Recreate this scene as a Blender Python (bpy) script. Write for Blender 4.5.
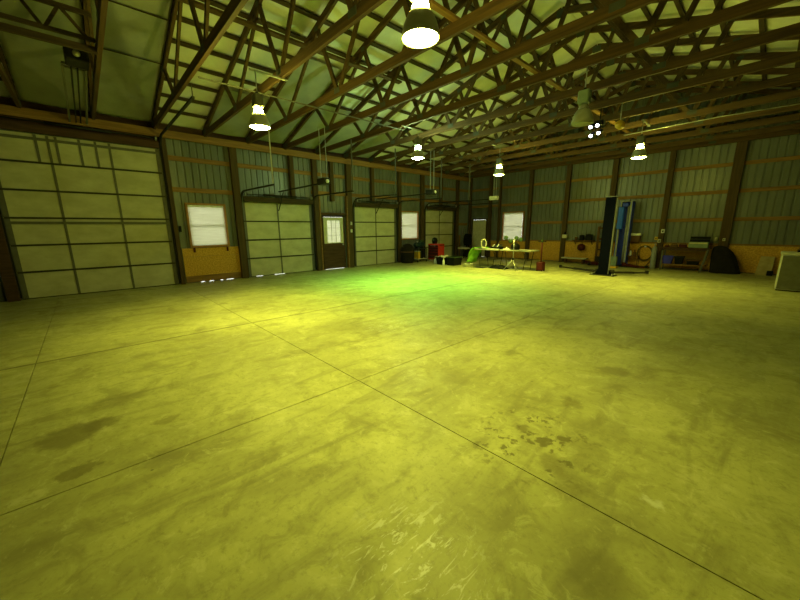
import bpy, math, random
from mathutils import Vector, Matrix
random.seed(7)
S = bpy.context.scene
for o in list(bpy.data.objects): bpy.data.objects.remove(o)
COL = S.collection

# ---------------------------------------------------------------- camera
cam_d = bpy.data.cameras.new('camera'); cam = bpy.data.objects.new('camera', cam_d); COL.objects.link(cam); S.camera = cam
YAW, PITCH, ROLL, FPX = 0.82515495, 0.21066688, -0.00849279, 335.15
fw = Vector((-math.sin(YAW)*math.cos(PITCH), math.cos(YAW)*math.cos(PITCH), -math.sin(PITCH)))
rt0 = Vector((math.cos(YAW), math.sin(YAW), 0)); up0 = rt0.cross(fw)
rt = rt0*math.cos(ROLL) + up0*math.sin(ROLL); up = -rt0*math.sin(ROLL) + up0*math.cos(ROLL)
m = Matrix((rt, up, -fw)).transposed().to_4x4(); m.translation = Vector((0, 0, 1.6)); cam.matrix_world = m
cam_d.sensor_width = 36.0; cam_d.lens = 36.0*FPX/800.0; cam_d.clip_start = 0.05; cam_d.clip_end = 300

# ---------------------------------------------------------------- world, exposure
W = bpy.data.worlds.new('world'); S.world = W; W.use_nodes = True
bg = W.node_tree.nodes['Background']; bg.inputs[0].default_value = (0.93, 1.0, 1.0, 1); bg.inputs[1].default_value = 3.8
S.view_settings.view_transform = 'Standard'; S.view_settings.look = 'None'
S.view_settings.exposure = 0.22; S.view_settings.gamma = 1.0; S.view_settings.use_curve_mapping = False
LAMP = (0.97, 0.985, 0.13)          # colour of the discharge lamps
LAMP_GREEN = (0.36, 1.0, 0.12)
LAMP_MINT = (0.62, 1.0, 0.42)     # the one lamp that has gone green
LENS_W, NECK_W, SPOT_W = 120.0, 430.0, 600.0

# ---------------------------------------------------------------- materials
def new_mat(name):
    M = bpy.data.materials.new(name); M.use_nodes = True
    return M, M.node_tree, M.node_tree.nodes['Principled BSDF']
def N(nt, t, **kw):
    n = nt.nodes.new(t)
    for k, v in kw.items():
        if k in n.inputs: n.inputs[k].default_value = v
        else: setattr(n, k, v)
    return n
def coords(nt, scale=(1, 1, 1), world=True):
    if world:
        g = nt.nodes.new('ShaderNodeNewGeometry'); src = g.outputs['Position']
    else:
        g = nt.nodes.new('ShaderNodeTexCoord'); src = g.outputs['Object']
    mp = nt.nodes.new('ShaderNodeMapping'); mp.inputs['Scale'].default_value = scale
    nt.links.new(src, mp.inputs[0]); return mp.outputs[0]
def mottled(name, c1, c2, rough=0.7, scale=(3, 3, 3), metal=0.0, bump=0.1, detail=5, spec=0.4, world=True, lo=0.35, hi=0.65):
    M, nt, b = new_mat(name)
    v = coords(nt, scale, world)
    n = N(nt, 'ShaderNodeTexNoise', Scale=1.0, Detail=detail, Roughness=0.6); nt.links.new(v, n.inputs['Vector'])
    r = nt.nodes.new('ShaderNodeValToRGB'); r.color_ramp.elements[0].position = lo; r.color_ramp.elements[1].position = hi
    r.color_ramp.elements[0].color = (*c1, 1); r.color_ramp.elements[1].color = (*c2, 1)
    nt.links.new(n.outputs[0], r.inputs[0]); nt.links.new(r.outputs[0], b.inputs['Base Color'])
    b.inputs['Roughness'].default_value = rough; b.inputs['Metallic'].default_value = metal
    b.inputs['Specular IOR Level'].default_value = spec
    if bump:
        bp = N(nt, 'ShaderNodeBump', Strength=bump, Distance=0.01); nt.links.new(n.outputs[0], bp.inputs['Height']); nt.links.new(bp.outputs[0], b.inputs['Normal'])
    return M
def plain(name, c, rough=0.6, metal=0.0, spec=0.4):
    return mottled(name, tuple(x*0.88 for x in c), tuple(min(1, x*1.08) for x in c), rough, (9, 9, 9), metal, 0.04, 3, spec)
def emis(name, c, s):
    M, nt, b = new_mat(name); b.inputs['Base Color'].default_value = (*[min(1, x) for x in c], 1)
    b.inputs['Emission Color'].default_value = (*c, 1); b.inputs['Emission Strength'].default_value = s; return M

M = {}
M['wood_x'] = mottled('weathered lumber along x', (0.055, 0.028, 0.009), (0.115, 0.06, 0.018), 0.8, (1.2, 22, 22))
M['wood_y'] = mottled('weathered lumber along y', (0.035, 0.021, 0.010), (0.065, 0.04, 0.018), 0.8, (22, 1.2, 22))
M['wood_z'] = mottled('weathered lumber upright', (0.055, 0.032, 0.013), (0.10, 0.058, 0.022), 0.8, (22, 22, 1.2))
M['web'] = mottled('truss web lumber', (0.055, 0.03, 0.011), (0.10, 0.056, 0.02), 0.8, (9, 9, 9))
M['girt_y'] = mottled('pine girt along y', (0.19, 0.095, 0.03), (0.31, 0.165, 0.055), 0.75, (22, 1.2, 22))
M['girt_x'] = mottled('pine girt along x', (0.19, 0.095, 0.03), (0.31, 0.165, 0.055), 0.75, (1.2, 22, 22))
M['dark_wood'] = mottled('dark stained board', (0.05, 0.022, 0.012), (0.09, 0.042, 0.022), 0.8, (20, 2, 20))
M['osb'] = mottled('oriented strand board', (0.46, 0.23, 0.03), (0.68, 0.38, 0.06), 0.7, (26, 26, 26), detail=2)
M['steel_sheet'] = mottled('ribbed steel siding', (0.115, 0.125, 0.125), (0.17, 0.18, 0.175), 0.36, (2, 2, 0.6), metal=0.0, bump=0.03, spec=0.6)
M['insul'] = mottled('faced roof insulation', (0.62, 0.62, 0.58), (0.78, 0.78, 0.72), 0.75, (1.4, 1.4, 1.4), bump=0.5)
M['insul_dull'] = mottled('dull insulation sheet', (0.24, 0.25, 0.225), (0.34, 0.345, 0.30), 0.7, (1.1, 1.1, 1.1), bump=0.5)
M['door_white'] = mottled('insulated door skin', (0.46, 0.43, 0.30), (0.58, 0.55, 0.40), 0.6, (2.2, 2.2, 4), bump=0.15)
M['door_line'] = plain('dark door joint', (0.035, 0.03, 0.028), 0.6)
M['stile'] = plain('door stile steel', (0.13, 0.125, 0.11), 0.5)
M['galv'] = mottled('galvanised steel', (0.42, 0.42, 0.41), (0.6, 0.6, 0.58), 0.4, (8, 8, 8), metal=0.6, bump=0.02)
M['dark_metal'] = plain('dark steel', (0.02, 0.018, 0.017), 0.6, 0.0, 0.2)
M['black'] = plain('black plastic', (0.006, 0.006, 0.007), 0.6, 0.0, 0.15)
M['black_lift'] = plain('black lift paint', (0.003, 0.004, 0.012), 0.9, 0.0, 0.03)
M['blue_lift'] = plain('dusty blue lift paint', (0.05, 0.085, 0.75), 0.5, 0.0, 0.2)
M['bright_blue'] = plain('bright blue carriage paint', (0.03, 0.13, 1.0), 0.4, 0.0, 0.2)
M['grey'] = plain('grey paint', (0.30, 0.31, 0.33), 0.5)
M['gusset'] = plain('mint galvanised plate', (0.24, 0.32, 0.30), 0.5, 0.1)
M['plate'] = plain('dull galvanised truss plate', (0.055, 0.06, 0.05), 0.7)
M['red'] = plain('bright red enamel', (0.62, 0.035, 0.02), 0.35)
M['dark_red'] = plain('dull dark red paint', (0.075, 0.010, 0.010), 0.6, 0.0, 0.2)
M['teal'] = plain('dark teal paint', (0.01, 0.03, 0.045), 0.4)
M['green'] = mottled('green cloth', (0.16, 0.40, 0.03), (0.30, 0.62, 0.06), 0.85, (7, 7, 7), bump=0.4)
M['green_dull'] = plain('dull green', (0.03, 0.06, 0.022), 0.7)
M['white'] = plain('white plastic', (0.75, 0.75, 0.72), 0.5)
M['pale'] = plain('pale cream', (0.62, 0.58, 0.45), 0.6)
M['yellow'] = plain('yellow plastic', (0.7, 0.42, 0.03), 0.5)
M['purple'] = plain('blue violet plastic', (0.05, 0.05, 0.6), 0.5, 0.0, 0.2)
M['tan'] = mottled('tan plywood', (0.36, 0.27, 0.12), (0.48, 0.37, 0.18), 0.7, (5, 5, 5))
M['freezer'] = plain('cream appliance enamel', (0.50, 0.49, 0.40), 0.45)
M['table_grey'] = plain('worn grey table top', (0.34, 0.33, 0.27), 0.6)
M['olive'] = plain('shaded freezer front', (0.13, 0.125, 0.08), 0.6)
M['brown'] = plain('brown clutter', (0.13, 0.06, 0.025), 0.8)
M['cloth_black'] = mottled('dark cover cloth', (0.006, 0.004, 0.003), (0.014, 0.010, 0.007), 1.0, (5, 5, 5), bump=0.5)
M['rubber'] = plain('black rubber', (0.02, 0.02, 0.02), 0.8)
M['reflector'] = plain('spun aluminium reflector', (0.40, 0.40, 0.36), 0.45, 0.2)
M['lens'] = emis('lit lamp lens', LAMP, LENS_W)
M['neck'] = emis('lit lamp neck', LAMP, NECK_W)
M['lens_g'] = emis('green lit lamp lens', LAMP_MINT, LENS_W*1.2)
M['neck_g'] = emis('green lit lamp neck', LAMP_MINT, NECK_W*1.6)
M['lens_off'] = plain('unlit lamp lens', (0.35, 0.36, 0.30), 0.3)
M['led'] = emis('white led', (0.85, 0.9, 1.0), 14)
M['gravel'] = plain('pale outside gravel', (0.55, 0.55, 0.52), 0.9)
M['ash'] = plain('window frame wood', (0.36, 0.17, 0.06), 0.6)
# window blind: closed white blind, daylight passes through it
def blind_mat():
    X, nt, b = new_mat('closed white blind')
    nt.nodes.remove(b); out = nt.nodes['Material Output']
    t = N(nt, 'ShaderNodeBsdfTranslucent'); d = N(nt, 'ShaderNodeBsdfDiffuse'); mx = nt.nodes.new('ShaderNodeMixShader')
    v = coords(nt, (3, 3, 30)); n = N(nt, 'ShaderNodeTexNoise', Scale=1.0, Detail=2.0); nt.links.new(v, n.inputs['Vector'])
    r = nt.nodes.new('ShaderNodeValToRGB'); r.color_ramp.elements[0].color = (0.62, 0.60, 0.46, 1); r.color_ramp.elements[1].color = (0.85, 0.84, 0.70, 1)
    nt.links.new(n.outputs[0], r.inputs[0]); nt.links.new(r.outputs[0], t.inputs['Color']); nt.links.new(r.outputs[0], d.inputs['Color'])
    mx.inputs[0].default_value = 0.45; nt.links.new(t.outputs[0], mx.inputs[1]); nt.links.new(d.outputs[0], mx.inputs[2]); nt.links.new(mx.outputs[0], out.inputs[0])
    return X
M['blind'] = blind_mat()
def glass_mat():
    X, nt, b = new_mat('window glass'); nt.nodes.remove(b); out = nt.nodes['Material Output']
    t = N(nt, 'ShaderNodeBsdfTransparent'); g = N(nt, 'ShaderNodeBsdfGlossy', Roughness=0.05); mx = nt.nodes.new('ShaderNodeMixShader'); mx.inputs[0].default_value = 0.07
    nt.links.new(t.outputs[0], mx.inputs[1]); nt.links.new(g.outputs[0], mx.inputs[2]); nt.links.new(mx.outputs[0], out.inputs[0]); return X
M['glass'] = glass_mat()

# concrete floor with stains where the photograph has them (world metres)
def concrete():
    X, nt, b = new_mat('stained concrete')
    L = nt.links.new
    geo = nt.nodes.new('ShaderNodeNewGeometry'); P = geo.outputs['Position']
    def noise(scale, detail=6, rough=0.6, vec=None, dist=0.0):
        n = N(nt, 'ShaderNodeTexNoise', Scale=scale, Detail=detail, Roughness=rough, Distortion=dist); L(vec or P, n.inputs['Vector']); return n.outputs[0]
    def math_(op, a, bb=None, c=None, clamp=False):
        n = nt.nodes.new('ShaderNodeMath'); n.operation = op; n.use_clamp = clamp
        for i, v in enumerate((a, bb, c)):
            if v is None: continue
            if isinstance(v, (int, float)): n.inputs[i].default_value = v
            else: L(v, n.inputs[i])
        return n.outputs[0]
    def ramp(v, lo, hi, a=0.0, c=1.0):
        n = nt.nodes.new('ShaderNodeMapRange'); n.interpolation_type = 'SMOOTHSTEP'
        n.inputs[1].default_value = lo; n.inputs[2].default_value = hi; n.inputs[3].default_value = a; n.inputs[4].default_value = c; L(v, n.inputs[0]); return n.outputs[0]
    def mixc(f, a, c, mode='MIX'):
        n = nt.nodes.new('ShaderNodeMix'); n.data_type = 'RGBA'; n.blend_type = mode
        L(f, n.inputs[0]) if not isinstance(f, float) else setattr(n.inputs[0], 'default_value', f)
        for s, v in ((6, a), (7, c)):
            if isinstance(v, tuple): n.inputs[s].default_value = (*v, 1)
            else: L(v, n.inputs[s])
        return n.outputs[2]
    streak = nt.nodes.new('ShaderNodeMapping'); streak.inputs['Rotation'].default_value = (0, 0, 0.25); streak.inputs['Scale'].default_value = (2.6, 0.6, 1); L(P, streak.inputs[0])
    sv = streak.outputs[0]
    big = noise(0.55, 4); mid = noise(2.2, 8, 0.65, dist=0.6); fine = noise(22, 8, 0.75); st = noise(1.7, 7, 0.65, sv, 0.8)
    col = mixc(ramp(big, 0.35, 0.65), (0.34, 0.325, 0.15), (0.50, 0.485, 0.22))
    col = mixc(ramp(st, 0.47, 0.70, 0, 0.62), col, (0.21, 0.19, 0.10))
    col = mixc(ramp(mid, 0.50, 0.68, 0, 0.55), col, (0.20, 0.18, 0.09))
    col = mixc(ramp(mid, 0.30, 0.44, 0.45, 0), col, (0.62, 0.60, 0.34))
    sp = noise(7, 9, 0.75, dist=1.0)
    col = mixc(ramp(sp, 0.52, 0.66, 0, 0.45), col, (0.23, 0.205, 0.11))
    col = mixc(ramp(sp, 0.36, 0.46, 0.35, 0), col, (0.66, 0.64, 0.38))
    col = mixc(ramp(fine, 0.5, 0.68, 0, 0.5), col, (0.21, 0.19, 0.10))
    # dirt packed along the control joints
    sep = nt.nodes.new('ShaderNodeSeparateXYZ'); L(P, sep.inputs[0])
    jd = math_('ABSOLUTE', math_('ADD', sep.outputs[0], 5.93))
    col = mixc(ramp(jd, 0.006, 0.03, 0.75, 0), col, (0.12, 0.10, 0.05))
    blot = noise(1.1, 5, 0.6, dist=0.9)
    col = mixc(ramp(blot, 0.48, 0.64, 0, 0.28), col, (0.20, 0.18, 0.10))
    # ragged warp for stain outlines
    wn = nt.nodes.new('ShaderNodeTexNoise'); wn.inputs['Scale'].default_value = 8.0; wn.inputs['Detail'].default_value = 8; wn.inputs['Roughness'].default_value = 0.68; L(P, wn.inputs['Vector'])
    vm = nt.nodes.new('ShaderNodeVectorMath'); vm.operation = 'MULTIPLY_ADD'; L(wn.outputs[1], vm.inputs[0]); vm.inputs[1].default_value = (0.24, 0.24, 0); 
    ad = nt.nodes.new('ShaderNodeVectorMath'); ad.operation = 'SUBTRACT'; L(P, ad.inputs[0]); ad.inputs[1].default_value = (0.12, 0.12, 0)
    L(ad.outputs[0], vm.inputs[2]); WP = vm.outputs[0]
    def ell(cx, cy, rx, ry, rot=0.0, soft=0.35):
        mp = nt.nodes.new('ShaderNodeMapping'); mp.vector_type = 'TEXTURE'
        mp.inputs['Location'].default_value = (cx, cy, 0); mp.inputs['Rotation'].default_value = (0, 0, rot); mp.inputs['Scale'].default_value = (rx, ry, 1)
        L(WP, mp.inputs[0]); mu = nt.nodes.new('ShaderNodeVectorMath'); mu.operation = 'MULTIPLY'; mu.inputs[1].default_value = (1, 1, 0); L(mp.outputs[0], mu.inputs[0])
        le = nt.nodes.new('ShaderNodeVectorMath'); le.operation = 'LENGTH'; L(mu.outputs[0], le.inputs[0])
        return ramp(le.outputs['Value'], 1-soft, 1+soft, 1, 0)
    stains = [(-3.56, -0.32, 0.19, 0.20, -0.1, 0.22, 0.66), (-3.62, -0.14, 0.10, 0.12, 0, 0.3, 0.6), (-2.97, -0.26, 0.08, 0.105, -0.1, 0.2, 0.66),
              (-4.05, -0.02, 0.12, 0.22, 0.2, 0.5, 0.4), (-3.3, 0.29, 0.07, 0.10, 0.3, 0.3, 0.5), (-2.94, 0.78, 0.07, 0.12, 0.6, 0.4, 0.35),
              (-0.93, 2.35, 0.045, 0.055, 0, 0.3, 0.9), (-0.84, 2.49, 0.045, 0.06, 0, 0.3, 0.9), (-1.13, 2.39, 0.06, 0.05, 0, 0.5, 0.7),
              (-0.77, 2.16, 0.09, 0.11, 0.3, 0.4, 0.55), (-0.68, 2.45, 0.13, 0.2, 0.6, 0.5, 0.35), (-0.62, 2.03, 0.12, 0.12, 0, 0.6, 0.45),
              (-1.02, 3.11, 0.06, 0.11, 0.6, 0.5, 0.55), (-0.97, 4.17, 0.16, 0.13, 0.3, 0.3, 0.6), (-2.09, 2.74, 0.14, 0.2, 0.6, 0.5, 0.4),
              (-4.75, 2.95, 0.32, 0.5, 0.6, 0.6, 0.42), (-4.3, 3.25, 0.35, 0.35, 0.6, 0.6, 0.35), (-0.3, 1.54, 0.16, 0.12, 0, 0.4, 0.45),
              (-5.2, 5.6, 0.9, 1.3, 0.5, 0.7, 0.3), (-7.6, 1.2, 0.8, 0.5, 0.2, 0.7, 0.35), (-0.9, 1.5, 0.35, 0.3, 0.2, 0.7, 0.2)]
    for cx, cy, rx, ry, ro, so, k in stains:
        e = ell(cx, cy, rx, ry, ro, so); col = mixc(math_('MULTIPLY', e, k), col, (0.15, 0.125, 0.06))
    # small splashes around the drip patch
    vo = N(nt, 'ShaderNodeTexVoronoi', Scale=17.0); L(WP, vo.inputs['Vector'])
    dots = math_('MULTIPLY', ramp(vo.outputs['Distance'], 0.30, 0.48, 1, 0), ramp(noise(5, 3), 0.47, 0.55))
    col = mixc(math_('MULTIPLY', math_('MULTIPLY', dots, ell(-1.0, 2.3, 0.42, 0.5, 0.2, 0.4)), 0.8), col, (0.12, 0.10, 0.05))
    vo2 = N(nt, 'ShaderNodeTexVoronoi', Scale=2.3); L(P, vo2.inputs['Vector'])
    col = mixc(ramp(vo2.outputs['Distance'], 0.012, 0.03, 0.7, 0), col, (0.08, 0.07, 0.05))
    # white scuffs near the camera
    sc = nt.nodes.new('ShaderNodeMapping'); sc.inputs['Rotation'].default_value = (0, 0, 0.9); sc.inputs['Scale'].default_value = (14, 4, 1); L(P, sc.inputs[0])
    sn = noise(1.3, 6, 0.7, sc.outputs[0], 1.5)
    scr = math_('MULTIPLY', ramp(sn, 0.53, 0.60), math_('MAXIMUM', ell(-0.95, 0.95, 0.3, 0.28, 0, 0.7), math_('MULTIPLY', ell(-4.15, 3.55, 0.4, 0.4, 0.5, 0.7), 0.6)))
    col = mixc(math_('MULTIPLY', scr, 0.85), col, (0.74, 0.74, 0.72))
    col = mixc(math_('MULTIPLY', ell(-0.23, 2.24, 0.05, 0.04, 0, 0.6), 0.6), col, (0.7, 0.7, 0.66))
    L(col, b.inputs['Base Color'])
    rr = ramp(mid, 0.3, 0.7, 0.42, 0.62); L(rr, b.inputs['Roughness']); b.inputs['Specular IOR Level'].default_value = 0.35
    bp = N(nt, 'ShaderNodeBump', Strength=0.25, Distance=0.004); L(math_('ADD', fine, mid), bp.inputs['Height']); L(bp.outputs[0], b.inputs['Normal'])
    return X
M['concrete'] = concrete()

# ---------------------------------------------------------------- mesh helpers
ORG = {}
class MB:
    def __init__(s): s.v = []; s.f = []; s.sm = []
    def poly(s, vs, fs, smooth=False):
        b = len(s.v); s.v += [Vector(v) for v in vs]; s.f += [[i+b for i in f] for f in fs]; s.sm += [smooth]*len(fs); return s
    def box(s, x0, x1, y0, y1, z0, z1):
        vs = [(x, y, z) for x in (x0, x1) for y in (y0, y1) for z in (z0, z1)]
        return s.poly(vs, [(0, 1, 3, 2), (4, 6, 7, 5), (0, 4, 5, 1), (2, 3, 7, 6), (0, 2, 6, 4), (1, 5, 7, 3)])
    def cbox(s, x0, x1, y0, y1, z0, z1, c=0.01):
        """box with chamfered upright and top edges"""
        def ring(z, i): 
            return [(x0+i+c, y0+i, z), (x1-i-c, y0+i, z), (x1-i, y0+i+c, z), (x1-i, y1-i-c, z), (x1-i-c, y1-i, z), (x0+i+c, y1-i, z), (x0+i, y1-i-c, z), (x0+i, y0+i+c, z)]
        vs = ring(z0, c*0.6)+ring(z0+c, 0)+ring(z1-c, 0)+ring(z1, c*0.6); fs = [list(range(7, -1, -1)), list(range(24, 32))]
        for k in range(3):
            for i in range(8): fs.append((k*8+i, k*8+(i+1) % 8, (k+1)*8+(i+1) % 8, (k+1)*8+i))
        return s.poly(vs, fs)
    def bar(s, p0, p1, w, h, side=None):
        """rectangular member; w across 'side', h across the other"""
        p0 = Vector(p0); p1 = Vector(p1); d = (p1-p0).normalized()
        a = Vector(side) if side else (Vector((0, 0, 1)).cross(d) if abs(d.z) < .95 else Vector((1, 0, 0)))
        a = (a - d*a.dot(d)).normalized(); b = d.cross(a)
        vs = []
        for p in (p0, p1):
            for i, j in ((-1, -1), (1, -1), (1, 1), (-1, 1)): vs.append(p+a*(w/2*i)+b*(h/2*j))
        return s.poly(vs, [(3, 2, 1, 0), (4, 5, 6, 7), (0, 1, 5, 4), (1, 2, 6, 5), (2, 3, 7, 6), (3, 0, 4, 7)])
    def tube(s, pts, r, n=8):
        pts = [Vector(p) for p in pts]; vs = []; fs = []
        for i, p in enumerate(pts):
            d = (pts[min(i+1, len(pts)-1)]-pts[max(i-1, 0)]).normalized()
            a = d.cross(Vector((0, 0, 1)) if abs(d.z) < .9 else Vector((1, 0, 0))).normalized(); b = d.cross(a)
            rr = r[i] if isinstance(r, (list, tuple)) else r
            for k in range(n):
                t = 2*math.pi*k/n; vs.append(p+a*(math.cos(t)*rr)+b*(math.sin(t)*rr))
        for i in range(len(pts)-1):
            for k in range(n): fs.append((i*n+k, i*n+(k+1) % n, (i+1)*n+(k+1) % n, (i+1)*n+k))
        fs.append(list(range(n-1, -1, -1))); fs.append([(len(pts)-1)*n+k for k in range(n)])
        return s.poly(vs, fs, True)
    def lathe(s, c, prof, n=24, axis='z', smooth=True):
        """prof: list of (radius, height)"""
        vs = []; fs = []; c = Vector(c)
        for r, h in prof:
            for k in range(n):
                t = 2*math.pi*k/n; a, b = r*math.cos(t), r*math.sin(t)
                vs.append(c+(Vector((a, b, h)) if axis == 'z' else Vector((h, a, b)) if axis == 'x' else Vector((a, h, b))))
        for i in range(len(prof)-1):
            for k in range(n): fs.append((i*n+k, i*n+(k+1) % n, (i+1)*n+(k+1) % n, (i+1)*n+k))
        if prof[0][0] > 1e-4: fs.append(list(range(n-1, -1, -1)))
        if prof[-1][0] > 1e-4: fs.append([(len(prof)-1)*n+k for k in range(n)])
        return s.poly(vs, fs, smooth)
    def grid(s, fn, nu, nv, smooth=True, thick=0.0):
        vs = [Vector(fn(i/nu, j/nv)) for i in range(nu+1) for j in range(nv+1)]
        fs = [(i*(nv+1)+j, (i+1)*(nv+1)+j, (i+1)*(nv+1)+j+1, i*(nv+1)+j+1) for i in range(nu) for j in range(nv)]
        return s.poly(vs, fs, smooth)
    def build(s, name, mat, parent=None, org=None, bevel=0, solid=0):
        me = bpy.data.meshes.new(name)
        if org is None:
            if parent is not None: org = Vector((0, 0, 0)) if parent.name not in ORG else ORG[parent.name]
            else:
                xs = [v.x for v in s.v]; ys = [v.y for v in s.v]; zs = [v.z for v in s.v]
                org = Vector(((min(xs)+max(xs))/2, (min(ys)+max(ys))/2, min(zs)))
        org = Vector(org)
        me.from_pydata([tuple(v-org) for v in s.v], [], s.f); me.update()
        for p, q in zip(me.polygons, s.sm): p.use_smooth = q
        me.materials.append(M[mat]); o = bpy.data.objects.new(name, me); COL.objects.link(o)
        ORG[o.name] = org
        if parent is not None: o.parent = parent; o.location = org-ORG[parent.name]
        else: o.location = org
        if bevel:
            bm = o.modifiers.new('bevel', 'BEVEL'); bm.width = bevel; bm.segments = 2; bm.limit_method = 'ANGLE'
        if solid:
            sm = o.modifiers.new('solid', 'SOLIDIFY'); sm.thickness = solid
        return o
def tag(o, label=None, cat=None, group=None, kind=None):
    if label: o['label'] = label
    if cat: o['category'] = cat
    if group: o['group'] = group
    if kind: o['kind'] = kind
    return o
def thing(name, loc, label, cat, group=None, kind=None):
    o = bpy.data.objects.new(name, None); COL.objects.link(o); o.location = loc; ORG[o.name] = Vector(loc); o.empty_display_size = .1
    return tag(o, label, cat, group, kind)
def dup(o, loc, label=None, swap=None):
    r = o.copy(); COL.objects.link(r); r.location = loc; ORG[r.name] = Vector(loc)
    if label: r['label'] = label
    def rec(a, b):
        for ch in [c for c in bpy.data.objects if c.parent == a]:
            c = ch.copy(); COL.objects.link(c); c.parent = b; c.location = ch.location.copy()
            ORG[c.name] = ORG[ch.name]+ORG[b.name]-ORG[a.name]; rec(ch, c)
    rec(o, r); return r
ORD = ['first', 'second', 'third', 'fourth', 'fifth', 'sixth', 'seventh', 'eighth', 'ninth', 'tenth', 'eleventh', 'twelfth', 'thirteenth', 'fourteenth', 'fifteenth', 'sixteenth']

XL, XR, YB, YF = -11.88, 3.55, 16.38, -3.6
XRIDGE, ZRIDGE, SL = -4.15, 6.69, 0.2965
def roofz(x, off=0): return ZRIDGE - SL*abs(x-XRIDGE) + off

# ---------------------------------------------------------------- the setting
mb = MB(); xs = [XL-0.1, -5.93, -2.77, XR+0.1]; ys = [YF-0.1, -0.67, 1.94, YB+0.1]; g = 0.004
for i in range(3):
    for j in range(3): mb.box(xs[i]+(g if i else 0), xs[i+1]-(g if i < 2 else 0), ys[j]+(g if j else 0), ys[j+1]-(g if j < 2 else 0), -0.02, 0)
mb.box(xs[0], xs[3], ys[0], ys[3], -0.15, -0.021)
tag(mb.build('floor', 'concrete'), 'stained bare concrete slab cut by thin straight joints', 'floor', kind='structure')
tag(MB().box(-60, 60, -60, 60, -0.35, -0.16).build('ground', 'gravel'), 'pale gravel ground outside the building', 'ground', kind='structure')

def ribbed(axis, lo, hi, zlevels, ztop, face, sign, holes):
    """ribbed steel wall. axis 'y': runs along y at x=face; sheet steps outward by sign"""
    mb = MB(); prof = []; t = lo; P_ = 0.19
    while t < hi-1e-6:
        for d, o in ((0, 0), (0.120, 0), (0.134, 0.024), (0.162, 0.024), (0.178, 0)):
            if t+d < hi: prof.append((t+d, o))
        t += P_
    prof.append((hi, 0))
    cuts = sorted({c for h in holes for c in h[:2]}); pts = list(prof)
    for c in cuts:
        pts = [p for p in pts if abs(p[0]-c) > 0.012]; pts.append((c, 0))
    pts.sort()
    zl = sorted(set(zlevels) | {h[2] for h in holes} | {h[3] for h in holes})
    for (a, oa), (b, ob) in zip(pts, pts[1:]):
        for z0, z1 in zip(zl, zl[1:]+[None]):
            mid = (a+b)/2
            if z1 is not None and any(h[0] < mid < h[1] and h[2] < (z0+z1)/2 < h[3] for h in holes): continue
            za, zb = (ztop(a), ztop(b)) if z1 is None else (z1, z1)
            def pt(u, o, z): return (face+sign*o, u, z) if axis == 'y' else (u, face+sign*o, z)
            mb.poly([pt(a, oa, z0), pt(b, ob, z0), pt(b, ob, zb), pt(a, oa, za)], [(0, 1, 2, 3)])
    return mb
DOORS = [(-1.29, 1.90, 3.81), (3.95, 6.47, 2.49), (8.37, 10.77, 2.49), (12.72, 15.07, 2.49)]
WALK = (6.88, 7.90, 2.11)
WIN = [(2.38, 3.38, 1.13, 2.34), (11.10, 12.18, 1.12, 2.35)]
holesL = [(a+.02, b-.02, 0.0, h-.025) for a, b, h in DOORS]+[(WALK[0], WALK[1], 0.0, WALK[2])]+[(a, b, c, d) for a, b, c, d in WIN]+[(2.50, 2.60, 0.0, 0.020), (2.74, 2.86, 0.0, 0.026), (3.06, 3.14, 0.0, 0.022), (3.24, 3.46, 0.0, 0.026)]
o = ribbed('y', YF, YB+0.07, [0.0], lambda y: roofz(XL, .16), XL-0.05, -1, holesL).build('wall_left', 'steel_sheet', solid=0)
tag(o, 'ribbed grey blue steel wall with the garage doors', 'wall', kind='structure')
BDOOR = (-11.60, -10.62, 2.08); BWIN = (-9.62, -8.53, 0.95, 2.34)
o = ribbed('x', XL-0.05, XR+0.05, [0.0, 4.3], lambda x: roofz(x, .16), YB+0.05, 1, [(BDOOR[0]+.02, BDOOR[1]-.02, 0, BDOOR[2]-.03), BWIN]).build('wall_back', 'steel_sheet')
tag(o, 'ribbed grey blue steel end wall behind the vehicle lift', 'wall', kind='structure')
o = ribbed('y', YF, YB+0.07, [0.0], lambda y: roofz(XR, .16), XR+0.05, 1, []).build('wall_right', 'steel_sheet')
tag(o, 'ribbed steel side wall on the right', 'wall', kind='structure')
o = ribbed('x', XL-0.05, XR+0.05, [0.0, 4.3], lambda x: roofz(x, .16), YF-0.02, -1, []).build('wall_front', 'steel_sheet')
tag(o, 'ribbed steel end wall behind the viewer', 'wall', kind='structure')
mb = MB(); e = 0.5; y0, y1 = YF-e, YB+e
for s_ in (-1, 1):
    xe = XL-e if s_ < 0 else XR+e; nseg = 26
    def fn(u, v, xe=xe):
        x = XRIDGE+(xe-XRIDGE)*u; y = y0+(y1-y0)*v
        return (x, y, roofz(x, 0.13)+0.012*math.sin(y*5.12+1)*math.sin(x*5.3))
    mb.grid(fn, 40, 120)
    mb.poly([(XRIDGE, y0, roofz(XRIDGE, .22)), (xe, y0, roofz(xe, .22)), (xe, y1, roofz(xe, .22)), (XRIDGE, y1, roofz(XRIDGE, .22))], [(0, 1, 2, 3)])
    mb.box(min(xe, xe+.02), max(xe, xe+.02), y0, y1, roofz(xe, .05), roofz(xe, .22))
tag(mb.build('ceiling', 'insul'), 'pale faced insulation under the two roof slopes', 'ceiling', kind='structure')

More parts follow.
